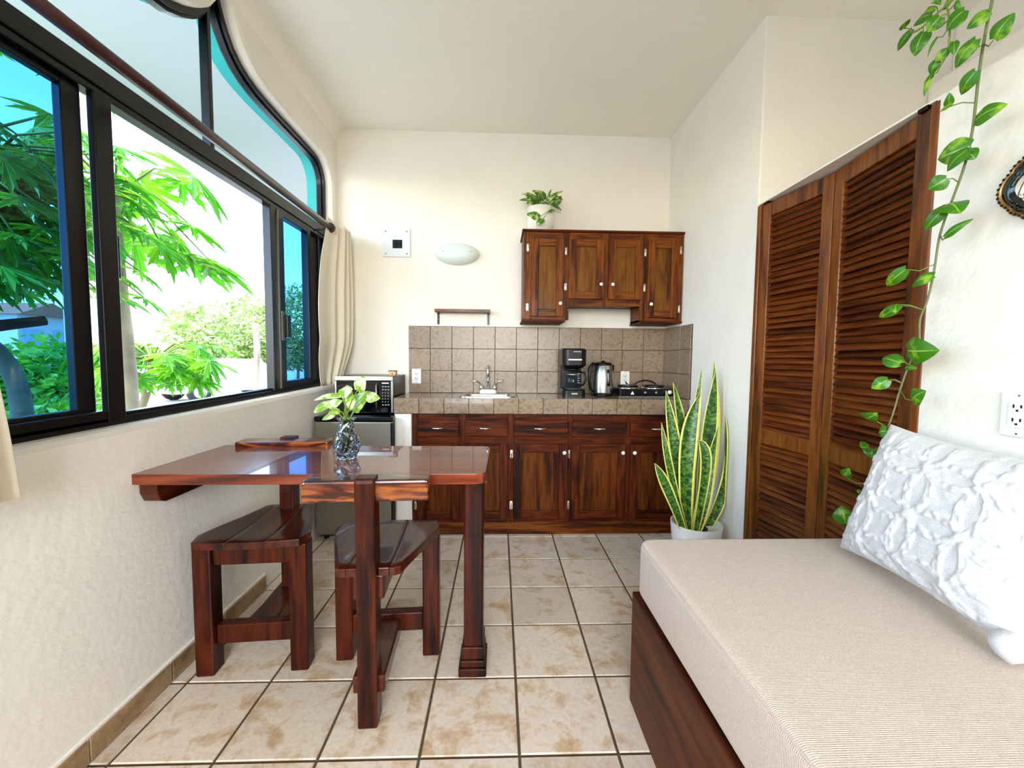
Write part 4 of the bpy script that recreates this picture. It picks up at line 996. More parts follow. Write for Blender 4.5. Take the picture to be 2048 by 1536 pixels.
# ---- chairs (built at the origin, front towards +y, then placed)
def make_chair(name, label, hb=0.016):
    t = thing(name, (0, 0, 0), label, 'chair', 'rustic chairs at the wall table')
    # single back post with a slight lean in its upper half
    m = MB(); prof = [(0.0, 0.0), (0.068, 0.0), (0.072, 0.42), (0.070, 0.60), (0.056, 0.805 + hb), (0.050, 0.815 + hb), (-0.006, 0.815 + hb), (-0.010, 0.80 + hb), (0.000, 0.50)]
    Mpx = Matrix(((0, 0, 1, 0), (1, 0, 0, 0), (0, 1, 0, 0), (0, 0, 0, 1)))
    m.prism(prof, -0.031, 0.031, M4=Mpx); m.build('back_post', M['chair'], t, bevel=0.006)
    m = MB(); v = []
    for x, dz, dy in ((-0.196, 0.0, 0.0), (-0.185, 0.0, 0.004), (0.185, 0.0, 0.004), (0.196, 0.0, 0.0)):
        v += [(x, 0.006 + dy, 0.734 + hb), (x, 0.092, 0.734 + hb), (x, 0.104, 0.806 + hb), (x, 0.004 + dy, 0.806 + hb)]
    fs = [(0, 1, 2, 3), (15, 14, 13, 12)]
    for j in range(3):
        for i in range(4): k = (i + 1) % 4; fs.append((j * 4 + i, j * 4 + k, (j + 1) * 4 + k, (j + 1) * 4 + i))
    m.add(v, fs); m.build('backrest', M['chair_bar'], t, bevel=0.009, seg=3)
    # seat of three planks meeting in a shallow dish, notched round the post
    out = [(-0.100, 0.020), (-0.205, 0.335), (-0.196, 0.405), (-0.02, 0.418), (0.196, 0.405), (0.205, 0.335), (0.100, 0.020)]
    def ylo(x): return 0.020 if abs(x) < 0.1 else 0.020 + (abs(x) - 0.1) / 0.105 * 0.315
    def yhi(x): return 0.418 - 0.013 * min(abs(x) / 0.19, 1) ** 2 - (0.07 * max(0, (abs(x) - 0.196) / 0.009) if abs(x) > 0.196 else 0)
    for a, b in ((-0.205, -0.069), (-0.0685, 0.0685), (0.069, 0.205)):
        rows = []; rows2 = []
        n = 9
        for j in range(9):
            r1 = []; r2 = []
            for i in range(n):
                x = a + (b - a) * i / (n - 1)
                lo = ylo(x)
                if abs(x) < 0.0325: lo = max(lo, 0.073)
                y = lo + (yhi(x) - lo) * j / 8
                d = 0.010 * max(0, 1 - (x / 0.17) ** 2) * max(0, 1 - ((y - 0.22) / 0.17) ** 2)
                r1.append((x, y, 0.530 - d)); r2.append((x, y, 0.502))
            rows.append(r1); rows2.append(r2)
        m = MB(); m.grid(rows, smooth=True); m.grid(rows2)
        def edge(p, q): m.add(p + q, [(i, i + 1, len(p) + i + 1, len(p) + i) for i in range(len(p) - 1)])
        edge(rows[0], rows2[0]); edge(rows[-1], rows2[-1]); edge([r[0] for r in rows], [r[0] for r in rows2]); edge([r[-1] for r in rows], [r[-1] for r in rows2])
        o = m.build('seat_plank', M['chair_y'], t)
        bm = bmesh.new(); bm.from_mesh(o.data); bmesh.ops.remove_doubles(bm, verts=bm.verts, dist=0.0004); bmesh.ops.recalc_face_normals(bm, faces=bm.faces); bm.to_mesh(o.data); bm.free()
        md = o.modifiers.new('edge', 'BEVEL'); md.width = 0.0022; md.segments = 2; md.limit_method = 'ANGLE'; md.angle_limit = radians(50)
    for s in (-1, 1):
        MB().box(s * 0.170 - 0.033, s * 0.170 + 0.033, 0.315, 0.385, 0.0, 0.502).build('leg', M['chair'], t, bevel=0.006)
    MB().box(-0.137, 0.137, 0.330, 0.372, 0.425, 0.502).build('front_apron', M['chair'], t, bevel=0.004)
    MB().box(-0.137, 0.137, 0.318, 0.360, 0.110, 0.185).build('stretcher', M['chair'], t, bevel=0.004)
    MB().box(-0.050, 0.050, 0.030, 0.330, 0.418, 0.502).build('seat_rail', M['chair_y'], t, bevel=0.006)
    MB().box(-0.052, 0.052, 0.022, 0.318, 0.105, 0.165).build('foot_rail', M['chair_y'], t, bevel=0.006)
    return t
ch1 = make_chair('dining_chair', 'nearer dining chair seen from behind, knotty backrest bar on one post')
ch2 = make_chair('dining_chair', 'dining chair by the window wall, facing the camera under the table', 0.032)
ch1.location = (-0.4185, 1.262, 0.0); ch1.rotation_euler = (0, 0, radians(3.5))
ch2.location = (-0.957, 1.890, 0.0); ch2.rotation_euler = (0, 0, radians(184))

# ---- vase and cuttings
vz = 0.8152
va = thing('glass_vase', (-0.593, 1.589, vz), 'blue-grey faceted glass vase standing on the table', 'vase')
prof = [(0.0, 0.001), (0.034, 0.0), (0.044, 0.020), (0.0525, 0.048), (0.046, 0.075), (0.034, 0.105), (0.0255, 0.132), (0.027, 0.145), (0.0375, 0.157)]
inn = [(0.0345, 0.157), (0.0235, 0.145), (0.022, 0.132), (0.030, 0.105), (0.042, 0.075), (0.0485, 0.048), (0.040, 0.022), (0.030, 0.008), (0.0, 0.008)]
m = MB(); m.lathe(prof + inn, (-0.593, 1.589, vz), 11, smooth=False, twist=0.5)
m.build('body', M['vase'], va)
cu = thing('pothos_cutting', (-0.593, 1.589, vz + 0.02), 'pale variegated pothos cuttings standing in the glass vase', 'plant')
for i, (b, tp, w) in enumerate(VLEAVES):
    b = Vector(b); tp = Vector(tp)
    fcg = Vector((-0.1 + 0.25 * sin(i * 2.1), -1, 0.35 + 0.4 * cos(i * 1.3)))
    m = MB(); m.grid(leaf(b, tp, w * 1.3, fcg, 'heart', 0.22, 0.12), uv=True)
    o = m.build('leaf', M['pothos_pale'], cu)
    foot = Vector((-0.593 + 0.012 * sin(i * 1.9), 1.589 + 0.012 * cos(i * 1.9), vz + 0.025)); neck = Vector((-0.593 + 0.011 * sin(i * 2.4), 1.589 + 0.011 * cos(i * 2.4), vz + 0.150))
    midp = neck * 0.5 + b * 0.5; midp.z += 0.012
    MB().tube([foot, neck, midp, b], [0.0022, 0.002, 0.0018, 0.0014], 6).build('stem', M['stem'], cu)

# ---- daybed
db = thing('daybed_base', (0.885, 0.2, 0.0), 'dark wooden plank base under the beige mattress', 'bed')
m = MB(); m.box(0.474, 0.500, -1.0, 1.362, 0.0, 0.3985)
m.build('front_board', M['bedwood'], db, bevel=0.003)
MB().box(0.500, 1.297, 1.336, 1.362, 0.0, 0.398).build('end_board', M['bedwood'], db, bevel=0.003)
MB().box(0.500, 1.297, -1.0, 1.336, 0.36, 0.398).build('deck', M['bedwood'], db)
mt = thing('mattress', (0.89, 0.2, 0.399), 'beige ribbed mattress filling the daybed', 'mattress')
def rounded_block(x0, x1, y0, y1, z0, z1, r, n=6):
    """soft-edged cushion"""
    lo = []
    for k in range(n + 1):
        a = -pi / 2 + (pi / 2) * k / n
        lo.append((r * (1 - cos(a)), z0 + r + r * sin(a)))
    for k in range(n + 1):
        a = (pi / 2) * k / n
        lo.append((r * (1 - cos(a)), z1 - r + r * sin(a)))
    ls = []
    for ins, z in lo: ls.append((rrect(x0 + ins, x1 - ins, y0 + ins, y1 - ins, max(0.055 - ins, 0.012), 6), z))
    m = MB(); loops(m, ls, True, 0, True)
    m.f.append(list(range(len(ls[0][0]) - 1, -1, -1))); m.mi.append(0); m.sm.append(False)
    return m
body = rounded_block(0.486, 1.298, -0.98, 1.372, 0.400, 0.586, 0.020).build('cover', M['mattress'], mt)
pp = rrect(0.492, 1.292, -0.974, 1.366, 0.05, 6)
pts = [(p[0], p[1], 0.5785) for p in pp] + [(pp[0][0], pp[0][1], 0.5785)]
MB().tube(pts, 0.0032, 6, cap=False).build('piping', M['piping'], mt)

# ---- pillow with tufted rings
PIL = thing('throw_pillow', (1.15, 1.02, 0.588), 'white square pillow with tufted ring pattern leaning on the wall', 'pillow')
c00, c10, c01, c11 = Vector((1.125, 1.262, 0.600)), Vector((1.085, 0.772, 0.602)), Vector((1.212, 1.205, 1.018)), Vector((1.222, 0.735, 1.000))
def pillow_side(sgn, nu=180, nv=160):
    rows = []
    nrm = (c01 - c00).cross(c10 - c00); nrm.normalize()
    if nrm.x > 0: nrm = -nrm
    for j in range(nv + 1):
        v = j / nv; row = []
        for i in range(nu + 1):
            u = i / nu
            p = c00 * (1 - u) * (1 - v) + c10 * u * (1 - v) + c01 * (1 - u) * v + c11 * u * v
            e = (max(0, 1 - (2 * u - 1) ** 4) * max(0, 1 - (2 * v - 1) ** 4)) ** 0.55
            th = 0.076 * e * (0.92 if sgn > 0 else 0.55)
            # sides draw in between the corners
            pin = 0.020
            cx, cy = (c10 - c00).normalized(), (c01 - c00).normalized()
            p = p + cx * (pin * (1 - (2 * v - 1) ** 2) * (1 - 2 * u) * (abs(1 - 2 * u)) ** 2) + cy * (pin * (1 - (2 * u - 1) ** 2) * (1 - 2 * v) * abs(1 - 2 * v) ** 2)
            h = 0.0
            if sgn > 0:
                A = 0.132; s = u * 0.49 + 0.03 + 0.02 * v; t = v * 0.43 + 0.05 + 0.03 * u
                best = 1
                for a in (-1, 0, 1):
                    for b in (-1, 0, 1):
                        gx = (math.floor(s / A) + 0.5 + a) * A; gy = (math.floor(t / A) + 0.5 + b) * A
                        d = abs(sqrt((s - gx) ** 2 + (t - gy) ** 2) - A * 0.7071)
                        best = min(best, d)
                h = 0.0062 * (math.exp(-((best - 0.006) / 0.0038) ** 2) + 0.8 * math.exp(-((best + 0.0) / 0.0030) ** 2)) * (0.55 + 0.9 * noise.noise(Vector((s * 60, t * 60, 0))))
                # knots where rings meet
                kx = s / A - round(s / A); ky = t / A - round(t / A)
                h += 0.004 * math.exp(-((kx * kx + ky * ky) / 0.012))
                h += 0.0022 * noise.noise(Vector((s * 12, t * 12 , 3))) + 0.0014 * noise.noise(Vector((s * 45, t * 45, 9)))
                h -= 0.012 * max(0, 0.22 - v) / 0.22 * (0.5 + 0.5 * sin(u * 34 + 5 * sin(v * 9))) * e
                h *= min(1, e * 1.8)
            row.append(p + nrm * (th + h) * (1 if sgn > 0 else -1))
        rows.append(row)
    return rows
m = MB(); m.grid(pillow_side(1)); m.grid(pillow_side(-1, 180, 160))
o = m.build('cover', M['pillow'], PIL)
bm = bmesh.new(); bm.from_mesh(o.data); bmesh.ops.remove_doubles(bm, verts=bm.verts, dist=0.0005); bmesh.ops.recalc_face_normals(bm, faces=bm.faces); bm.to_mesh(o.data); bm.free()
pm = MB()
pm.ball((1.062, 0.772, 0.622), 0.030, 14, 10)
for k in range(len(pm.v)):
    q = Vector(pm.v[k]); c = Vector((1.062, 0.772, 0.622)); d = q - c
    pm.v[k] = tuple(c + d * (1 + 0.18 * noise.noise(q * 160)))
pm.build('pompom', M['pillow'], PIL)

# ---- louvred closet doors
def louver_door(p0, p1, label):
    """hinged leaf standing between plan points p0 and p1"""
    a = Vector((p0[0], p0[1], 0)); b = Vector((p1[0], p1[1], 0)); L = (b - a).length
    rz = math.atan2(b.y - a.y, b.x - a.x) - pi / 2
    t = thing('louvered_door', (0, 0, 0), label, 'door', 'louvred closet doors')
    # local: leaf along +y from 0 to L, thickness in x (0..0.03), face towards -x
    st = 0.052; z0, z1 = 0.012, 1.980; d = 0.030
    for y in (0.001, L - st - 0.001): MB().box(0, d, y, y + st, z0, z1).build('stile', M['louver_v'], t, bevel=0.004)
    for a0, a1 in ((z0, z0 + 0.10), (0.800, 0.868), (z1 - 0.066, z1)):
        MB().box(0.001, d - 0.001, st, L - st, a0, a1).build('rail', M['louver_v'], t, bevel=0.003)
    w = L - 2 * st + 0.006; pitch = 0.0272
    m = MB(); th = 0.0065; ww = 0.036; al = radians(50)
    # slat: outer edge hangs lower than inner edge
    ux, uz = cos(al), sin(al); nx, nz = -sin(al), cos(al)
    q = []
    for s_, n_ in ((-ww / 2, -th / 2), (ww / 2, -th / 2), (ww / 2, th / 2), (-ww / 2, th / 2)): q.append((ux * s_ + nx * n_, uz * s_ + nz * n_))
    v = [(x, -w / 2, z) for x, z in q] + [(x, w / 2, z) for x, z in q]
    m.add(v, [(0, 1, 2, 3), (7, 6, 5, 4), (0, 4, 5, 1), (1, 5, 6, 2), (2, 6, 7, 3), (3, 7, 4, 0)])
    sm_ = m.mesh('louver_slat', M['louver'])
    for za, zb in ((z0 + 0.112, 0.792), (0.880, z1 - 0.072)):
        n = int((zb - za) / pitch)
        for k in range(n + 1): piece('louver_slat', sm_, t, (d / 2, L / 2, za + (zb - za) * k / n + rnd.uniform(-0.0008, 0.0008)))
    t.location = (p0[0], p0[1], 0.0); t.rotation_euler = (0, 0, rz)
    return t
seam = (1.362, 1.655)
d1 = louver_door(seam, (1.303, 2.022), 'louvred wooden closet door beside the snake plant')
d2 = louver_door((1.303, 1.231), seam, 'louvred wooden closet door beside the daybed, behind the vine')
for d_, yy in ((d1, 2.022), (d2, 1.240)):
    pass
MB().box(1.304, 1.334, 1.985, 2.015, 1.979, 1.990).build('pivot', M['brass_dark'], None)
pv = [o for o in bpy.data.objects if o.name.startswith('pivot')][0]
pv.parent = d1; pv.matrix_parent_inverse = (Matrix.Translation(d1.location) @ Matrix.Rotation(d1.rotation_euler.z, 4, 'Z')).inverted()
p2 = MB().box(1.296, 1.330, 1.238, 1.268, 1.979, 1.991).build('pivot', M['brass_dark'], None)
p2.parent = d2; p2.matrix_parent_inverse = (Matrix.Translation(d2.location) @ Matrix.Rotation(d2.rotation_euler.z, 4, 'Z')).inverted()

# ---- mirror
mr_ = thing('wall_mirror', (XR, 0.945, 1.643), 'small brass mirror with scalloped beaded frame on the white wall', 'mirror')
def quat(s):
    o = []
    for k in range(96):
        a = 2 * pi * k / 96
        r = 0.070 + 0.020 * abs(cos(2 * a)) ** 0.8 + 0.012 * max(0, cos(8 * a)) * (1 - abs(cos(2 * a)))
        o.append((r * s * cos(a), r * s * sin(a)))
    return o
def mloop(ls, name, mat, parent=mr_):
    m = MB(); n = 96; vs = []; fs = []
    for s, x in ls: vs += [(XR - x, 0.945 + p[0], 1.643 + p[1]) for p in quat(s)]
    for j in range(len(ls) - 1):
        for i in range(n):
            k = (i + 1) % n; fs.append((j * n + i, j * n + k, (j + 1) * n + k, (j + 1) * n + i))
    fs.append(tuple((len(ls) - 1) * n + i for i in range(n)))
    m.add(vs, fs, 0, True); return m.build(name, mat, parent)
mloop([(1.04, 0.001), (1.04, 0.012), (0.99, 0.016), (0.93, 0.016), (0.90, 0.010)], 'frame', M['brass'])
mloop([(0.905, 0.0104), (0.86, 0.020), (0.70, 0.012), (0.60, 0.0115)], 'dark_inner_rim', M['black_gloss'])
mloop([(0.62, 0.0118), (0.58, 0.0125), (0.3, 0.016), (0.02, 0.017)], 'glass', M['mirror'])
m = MB()
for p in quat(0.985)[::2]: m.ball((XR - 0.016, 0.945 + p[0], 1.643 + p[1]), 0.0034, 6, 4)
bd = m.build('beading', M['brass_dark'], mr_); bd['kind'] = 'stuff'

# ---- curtain rod and curtains
RX = -1.120
def rz_(y): return 2.056 + 0.005 * (y - 1.0)
rd = thing('curtain_rod', (RX, 1.6, rz_(1.6)), 'dark red curtain rod with ball end across the window', 'curtain rod')
MB().tube([(RX, 0.30, rz_(0.30)), (RX, 2.755, rz_(2.755))], 0.0195, 14).build('pole', M['rod'], rd)
for y in (0.285, 2.772): MB().ball((RX, y, rz_(y)), 0.033, 16, 12).build('finial', M['rod'], rd)
for y in (0.45, 2.735):
    m = MB(); m.tube([(XL + 0.003, y, rz_(y) - 0.03), (RX, y, rz_(y) - 0.018)], 0.007, 8); m.lathe([(0.0205, -0.006), (0.0225, -0.006), (0.0225, 0.006), (0.0205, 0.006)], n=16, M4=Matrix.Translation((RX, y, rz_(y))) @ Matrix.Rotation(pi / 2, 4, 'X'))
    m.build('bracket', M['rod'], rd)

def curtain(name, label, spans, zs, xc, amp, folds, phase=0.0, nu=90):
    """cloth hung in folds; spans gives (y0, y1) at each height in zs"""
    rows = []
    for j in range(41):
        f = j / 40 * (len(zs) - 1); k = min(int(f), len(zs) - 2); g = f - k
        g = g * g * (3 - 2 * g) if False else g
        def cr(a):      # smooth interpolation
            p0 = a[max(k - 1, 0)]; p1 = a[k]; p2_ = a[k + 1]; p3 = a[min(k + 2, len(a) - 1)]
            return 0.5 * (2 * p1 + (p2_ - p0) * g + (2 * p0 - 5 * p1 + 4 * p2_ - p3) * g * g + (3 * p1 - p0 - 3 * p2_ + p3) * g ** 3)
        z = zs[k] + (zs[k + 1] - zs[k]) * g
        y0 = cr([s[0] for s in spans]); y1 = cr([s[1] for s in spans])
        row = []
        for i in range(nu + 1):
            u = i / nu
            uu = u ** 0.62                                   # wide flat lap first, tight folds after
            y = y0 + (y1 - y0) * u
            x = xc + amp * sin(2 * pi * folds * (u ** 1.7) + phase + 0.4 * sin(z * 5)) * (0.10 + 0.90 * min(1, max(0, (u - 0.35) / 0.3)))
            row.append((x - 0.045 * min(1, max(0, (1.32 - z) / 0.25)) * (1 if spans[0][0] > 2 else 0), y, z))
        rows.append(row)
    t = thing(name, (xc, (spans[0][0] + spans[0][1]) / 2, zs[-1]), label, 'curtain')
    o = MB(); o.grid(rows); ob = o.build('cloth', M['curtain'], t)
    md = ob.modifiers.new('thick', 'SOLIDIFY'); md.thickness = 0.003; md.offset = 0
    return t
c1 = curtain('curtain', 'cream curtain gathered between the window and the back wall',
        [(2.735, 3.055), (2.70, 3.075), (2.63, 3.10), (2.585, 3.115), (2.575, 3.11), (2.61, 3.06), (2.70, 2.96)],
        [2.125, 2.02, 1.85, 1.65, 1.45, 1.22, 1.02], -1.125, 0.040, 4.6, 0.9)
c2 = curtain('curtain', 'cream curtain at the near end of the window', [(0.46, 0.76), (0.46, 0.84), (0.48, 0.925), (0.50, 0.965)], [2.06, 1.6, 1.2, 0.872], -1.112, 0.022, 3.0, 0.3)

# ================================================================== PLANTS INDOORS
def pot(name, c, r_top, r_bot, h, mat, parent, rim=0.008):
    m = MB(); m.lathe([(0.0, 0.0), (r_bot, 0.0), (r_top, h), (r_top - rim, h), (r_top - rim * 1.3, h - 0.03), (0.0, h - 0.03)], c, 36)
    return m.build(name, mat, parent)
sp = thing('snake_plant', (1.118, 2.20, 0.0), 'tall snake plant with yellow leaf edges in a white pot', 'plant')
pot('pot', (1.118, 2.20, 0.0), 0.136, 0.110, 0.300, M['white_ceramic'], sp)
MB().lathe([(0.0, 0.0), (0.124, 0.0), (0.124, 0.004), (0.0, 0.012)], (1.118, 2.20, 0.262), 24).build('soil', M['soil'], sp)
for i, (b, c, t_, w) in enumerate(SNAKE):
    b, c, t_ = Vector(b), Vector(c), Vector(t_)
    # root every blade in the soil
    rt = Vector((1.118 + (b.x - 1.118) * 0.80, 2.20 + (b.y - 2.20) * 0.8, 0.262))
    rows = []; nv = 22
    facing = Vector((0.15 * sin(i * 2.3) - 0.1, -1, 0.0))
    for j in range(nv):
        v = j / (nv - 1)
        # quadratic through the middle point
        mid = c * 2 - rt * 0.5 - t_ * 0.5
        p = rt * (1 - v) ** 2 + mid * 2 * v * (1 - v) + t_ * v * v
        tan = (mid - rt) * (1 - v) + (t_ - mid) * v; tan.normalize()
        n = facing - tan * facing.dot(tan); n.normalize(); s = tan.cross(n)
        tw = 0.5 * sin(i * 1.7) * (v - 0.3)
        s2v = s * cos(tw) + n * sin(tw); n2 = n * cos(tw) - s * sin(tw)
        wd = w * 0.68 * (0.55 + 0.95 * v - 0.45 * v * v) * (1 - max(0, (v - 0.45) / 0.55) ** 2.2)
        wd = max(wd, 0.0008)
        row = []
        for k in range(7):
            u = -1 + k / 3
            row.append(p + s2v * (wd * u) - n2 * (0.30 * wd * (1 - u * u)) + n2 * 0.003 * sin(v * 9 + i))
        rows.append(row)
    rows = [[Vector((min(p.x, XR - 0.012), p.y, p.z)) for p in r] for r in rows]
    m = MB(); m.grid(rows, uv=True); o = m.build('leaf', M['snake'], sp)
    md = o.modifiers.new('thick', 'SOLIDIFY'); md.thickness = 0.003; md.offset = 0

pu = thing('potted_pothos', (0.296, 3.02, 2.110), 'leafy pothos in a white pot on top of the wall cabinet', 'plant')
MB().lathe([(0, 0), (0.095, 0.0), (0.108, 0.012), (0.103, 0.012), (0.09, 0.005), (0, 0.005)], (0.296, 3.02, 2.1105), 32).build('saucer', M['white_ceramic'], pu)
pot('pot', (0.296, 3.02, 2.116), 0.104, 0.090, 0.185, M['white_ceramic'], pu)
MB().lathe([(0.0, 0.0), (0.092, 0.0), (0.0, 0.006)], (0.296, 3.02, 2.270), 20).build('soil', M['soil'], pu)
for i, (b, t_, w) in enumerate(UPOTHOS):
    b, t_ = Vector(b), Vector(t_)
    f = Vector((0.3 * sin(i * 1.7), -1, 0.3 + 0.5 * cos(i * 2.2)))
    m = MB(); m.grid(leaf(b, t_, w * 1.1, f, 'heart', 0.2, 0.12), uv=True)
    m.build('leaf', M['pothos_var'], pu)
    root = Vector((0.296 + 0.05 * sin(i * 2.4), 3.02 + 0.05 * cos(i * 2.4), 2.272))
    if b.z < 2.25: pts = [root, Vector((0.37, 2.93, 2.315)), Vector((0.36, 2.885, 2.26)), b]
    else: pts = [root, root * 0.5 + b * 0.5 + Vector((0, 0, 0.02)), b]
    MB().tube(pts, 0.002, 6).build('stem', M['stem'], pu)

vp = thing('trailing_pothos', (1.44, 0.93, 2.016), 'long trailing pothos vine hanging from the ledge beside the closet', 'plant')
pot('pot', (1.44, 0.93, 2.0165), 0.10, 0.08, 0.17, M['white_ceramic'], vp)
MB().lathe([(0.0, 0.0), (0.088, 0.0), (0.0, 0.006)], (1.44, 0.93, 2.158), 20).build('soil', M['soil'], vp)
st_pts = [(1.43, 0.94, 2.16), (1.36, 0.99, 2.225), (1.28, 1.01, 2.215)] + VSTEM
def smooth_path(p, n=4):
    p = [Vector(q) for q in p]; o = []
    for i in range(len(p) - 1):
        a, b, c, d = p[max(i - 1, 0)], p[i], p[i + 1], p[min(i + 2, len(p) - 1)]
        for k in range(n):
            g = k / n
            o.append(0.5 * (2 * b + (c - a) * g + (2 * a - 5 * b + 4 * c - d) * g * g + (3 * b - a - 3 * c + d) * g ** 3))
    o.append(p[-1]); return o
sp_ = smooth_path(st_pts)
MB().tube(sp_, [0.0036 - 0.0016 * k / len(sp_) for k in range(len(sp_))], 7).build('vine', M['vine_stem'], vp)
# second shoot carries the cluster near the ceiling end
br = smooth_path([(1.43, 0.95, 2.16), (1.36, 1.00, 2.24), (1.27, 1.05, 2.225), (1.205, 1.12, 2.175), (1.190, 1.165, 2.155), (1.195, 1.20, 2.165)])
MB().tube(br, 0.0028, 7).build('shoot', M['stem'], vp)
br2 = smooth_path([(1.205, 1.12, 2.175), (1.195, 1.10, 2.12), (1.192, 1.095, 2.05), (1.195, 1.11, 2.02)])
MB().tube(br2, 0.0024, 7).build('shoot', M['stem'], vp)
allp = sp_ + br + br2
for i, (b, t_, w, j) in enumerate(VLEAF):
    b, t_ = Vector(b), Vector(t_)
    L = (t_ - b).length
    f = Vector((-1.0, -0.85 + 0.3 * sin(i * 1.9), 0.15 + 0.45 * sin(i * 2.7)))
    m = MB(); m.grid(leaf(b, t_, w * 1.75, f, 'heart', 0.20, 0.14), uv=True)
    m.build('leaf', M['pothos'], vp)
    s_ = min(allp, key=lambda q: (q - b).length + (0.03 if q.z < b.z - 0.03 else 0))
    mid = (s_ + b) * 0.5 + Vector((0, 0, -0.012 if s_.z > b.z else 0.006))
    MB().tube([s_, mid, b], 0.0015, 5).build('petiole', M['stem'], vp)

# ================================================================== GARDEN
def lobed_leaf(seed, R=0.3):
    """palmate papaya blade, about a metre of serrated lobes folded into one fan; origin at the stalk"""
    r_ = random.Random(seed); n = 9; out = []
    for k in range(n):
        a0 = radians(-155 + 310 * k / (n - 1)); Lk = R * (1.0 - 0.28 * abs(k - (n - 1) / 2) / ((n - 1) / 2)) * r_.uniform(0.9, 1.05)
        hw = radians(20)
        for fr_, da in ((0.34, -1.05), (0.55, -0.75), (0.52, -0.45), (0.78, -0.50), (0.74, -0.24), (1.0, 0.0), (0.74, 0.24), (0.78, 0.50), (0.52, 0.45), (0.55, 0.75)):
            out.append((a0 + da * hw, Lk * fr_))
    vs = [(0, 0, 0)]; uv = [(0.5, 0.5)]
    for a, r in out:
        vs.append((r * cos(a), r * sin(a), -0.35 * r * r / R)); uv.append((0.2, r / R))
    fs = [(0, i + 1, i + 2) for i in range(len(out) - 1)]
    m = MB(); m.add(vs, fs, 0, False, uv); return m
LM = {k: [lobed_leaf(s, 0.3).mesh('leaf', M[k]) for s in (1, 2, 3)] for k in ('papaya', 'foliage_dark')}
def palm_leaf(parent, pos, out_dir, size, kind='papaya', tilt=0.5, k=0):
    me = LM[kind][k % 3]
    o = bpy.data.objects.new('leaf', me); COL.objects.link(o); o.parent = parent
    d = Vector(out_dir); d.z = 0
    if d.length < 1e-4: d = Vector((1, 0, 0))
    d.normalize(); z = Vector((d.x * sin(tilt), d.y * sin(tilt), cos(tilt))); x = d - z * d.dot(z); x.normalize(); y = z.cross(x)
    R = Matrix((x, y, z)).transposed().to_4x4()
    o.matrix_local = Matrix.Translation(Vector(pos) - world_loc(parent)) @ R @ Matrix.Scale(size, 4)
    return o
def papaya_tree(loc, trunk, crown, n, rad, size, label, r0, seed, kind='papaya', spread=(0.6, 1.0), trunk_mat='bark', zr=(-0.35, 0.5), name='papaya_tree'):
    t = thing(name, loc, label, 'tree')
    R_ = random.Random(seed)
    pts = smooth_path(trunk, 5); k = len(pts)
    rs = [r0 * (1 - 0.45 * i / k) * (1 + 0.06 * (i % 2)) for i in range(k)]
    MB().tube(pts, rs, 12).build('trunk', M[trunk_mat], t)
    pm = MB(); c = Vector(crown)
    for i in range(n):
        a = 2 * pi * i / n * 2.39996 * n / (2 * pi) + R_.uniform(-0.3, 0.3)
        rr = rad * R_.uniform(*spread)
        p = c + Vector((rr * cos(a), rr * sin(a), R_.uniform(*zr) * rad))
        mid = (c + p) * 0.5 + Vector((0, 0, 0.16 * rad))
        pm.tube([c + Vector((0, 0, -0.05)), mid, p], [0.012, 0.009, 0.006], 5)
        palm_leaf(t, p, (cos(a), sin(a), 0), size / 0.3 * R_.uniform(0.8, 1.2) * 0.3 / 0.3, kind, R_.uniform(0.25, 0.95), i)
    pm.build('stalks', M['stem'], t)
    return t
papaya_tree((-3.4, 3.83, -0.25), [(-3.40, 3.83, -0.25), (-3.40, 3.83, 1.0), (-3.42, 3.80, 2.0), (-3.42, 3.80, 2.75)], (-3.42, 3.82, 2.7), 20, 0.72, 0.42, 'ringed papaya trunk with lobed leaves rising beside the open window', 0.075, 5, zr=(-0.75, 0.45))
papaya_tree((-4.5, 5.3, -0.25), [(-4.45, 5.22, -0.25), (-4.55, 5.20, 0.25), (-4.52, 5.36, 0.8), (-4.5, 5.42, 1.2)], (-4.5, 5.42, 1.2), 44, 0.75, 0.34, 'short young papaya plant low in the open window', 0.055, 9, zr=(-0.45, 0.22))
papaya_tree((-3.3, 2.75, -0.25), [(-3.20, 2.86, -0.25), (-3.20, 2.82, 0.7), (-3.24, 2.78, 1.15), (-3.42, 2.62, 1.55), (-3.45, 2.55, 2.2)], (-3.40, 2.68, 2.22), 270, 0.92, 0.21, 'dense dark tree with forked trunk behind the tinted left pane', 0.062, 12, 'foliage_dark', (0.10, 1.0), 'bark', (-0.62, 0.52), 'garden_tree')
t_ = thing('tree_branch', (-3.28, 2.8, 1.40), 'bare sawn branch stub in the left pane', 'branch')
MB().tube([(-3.36, 2.55, 1.36), (-3.30, 2.72, 1.38), (-3.24, 2.86, 1.42), (-3.20, 2.98, 1.45)], [0.042, 0.04, 0.036, 0.034], 10).build('wood', M['bark_dark'], t_)
t2_ = papaya_tree((-2.9, 2.65, -0.25), [(-3.05, 2.05, -0.25), (-3.05, 2.05, 1.5), (-3.02, 2.2, 2.9), (-3.0, 2.4, 3.25)], (-2.95, 2.5, 3.25), 12, 0.55, 0.30, 'overhanging lobed leaves at the top of the left pane', 0.05, 21, zr=(-0.3, 0.3))

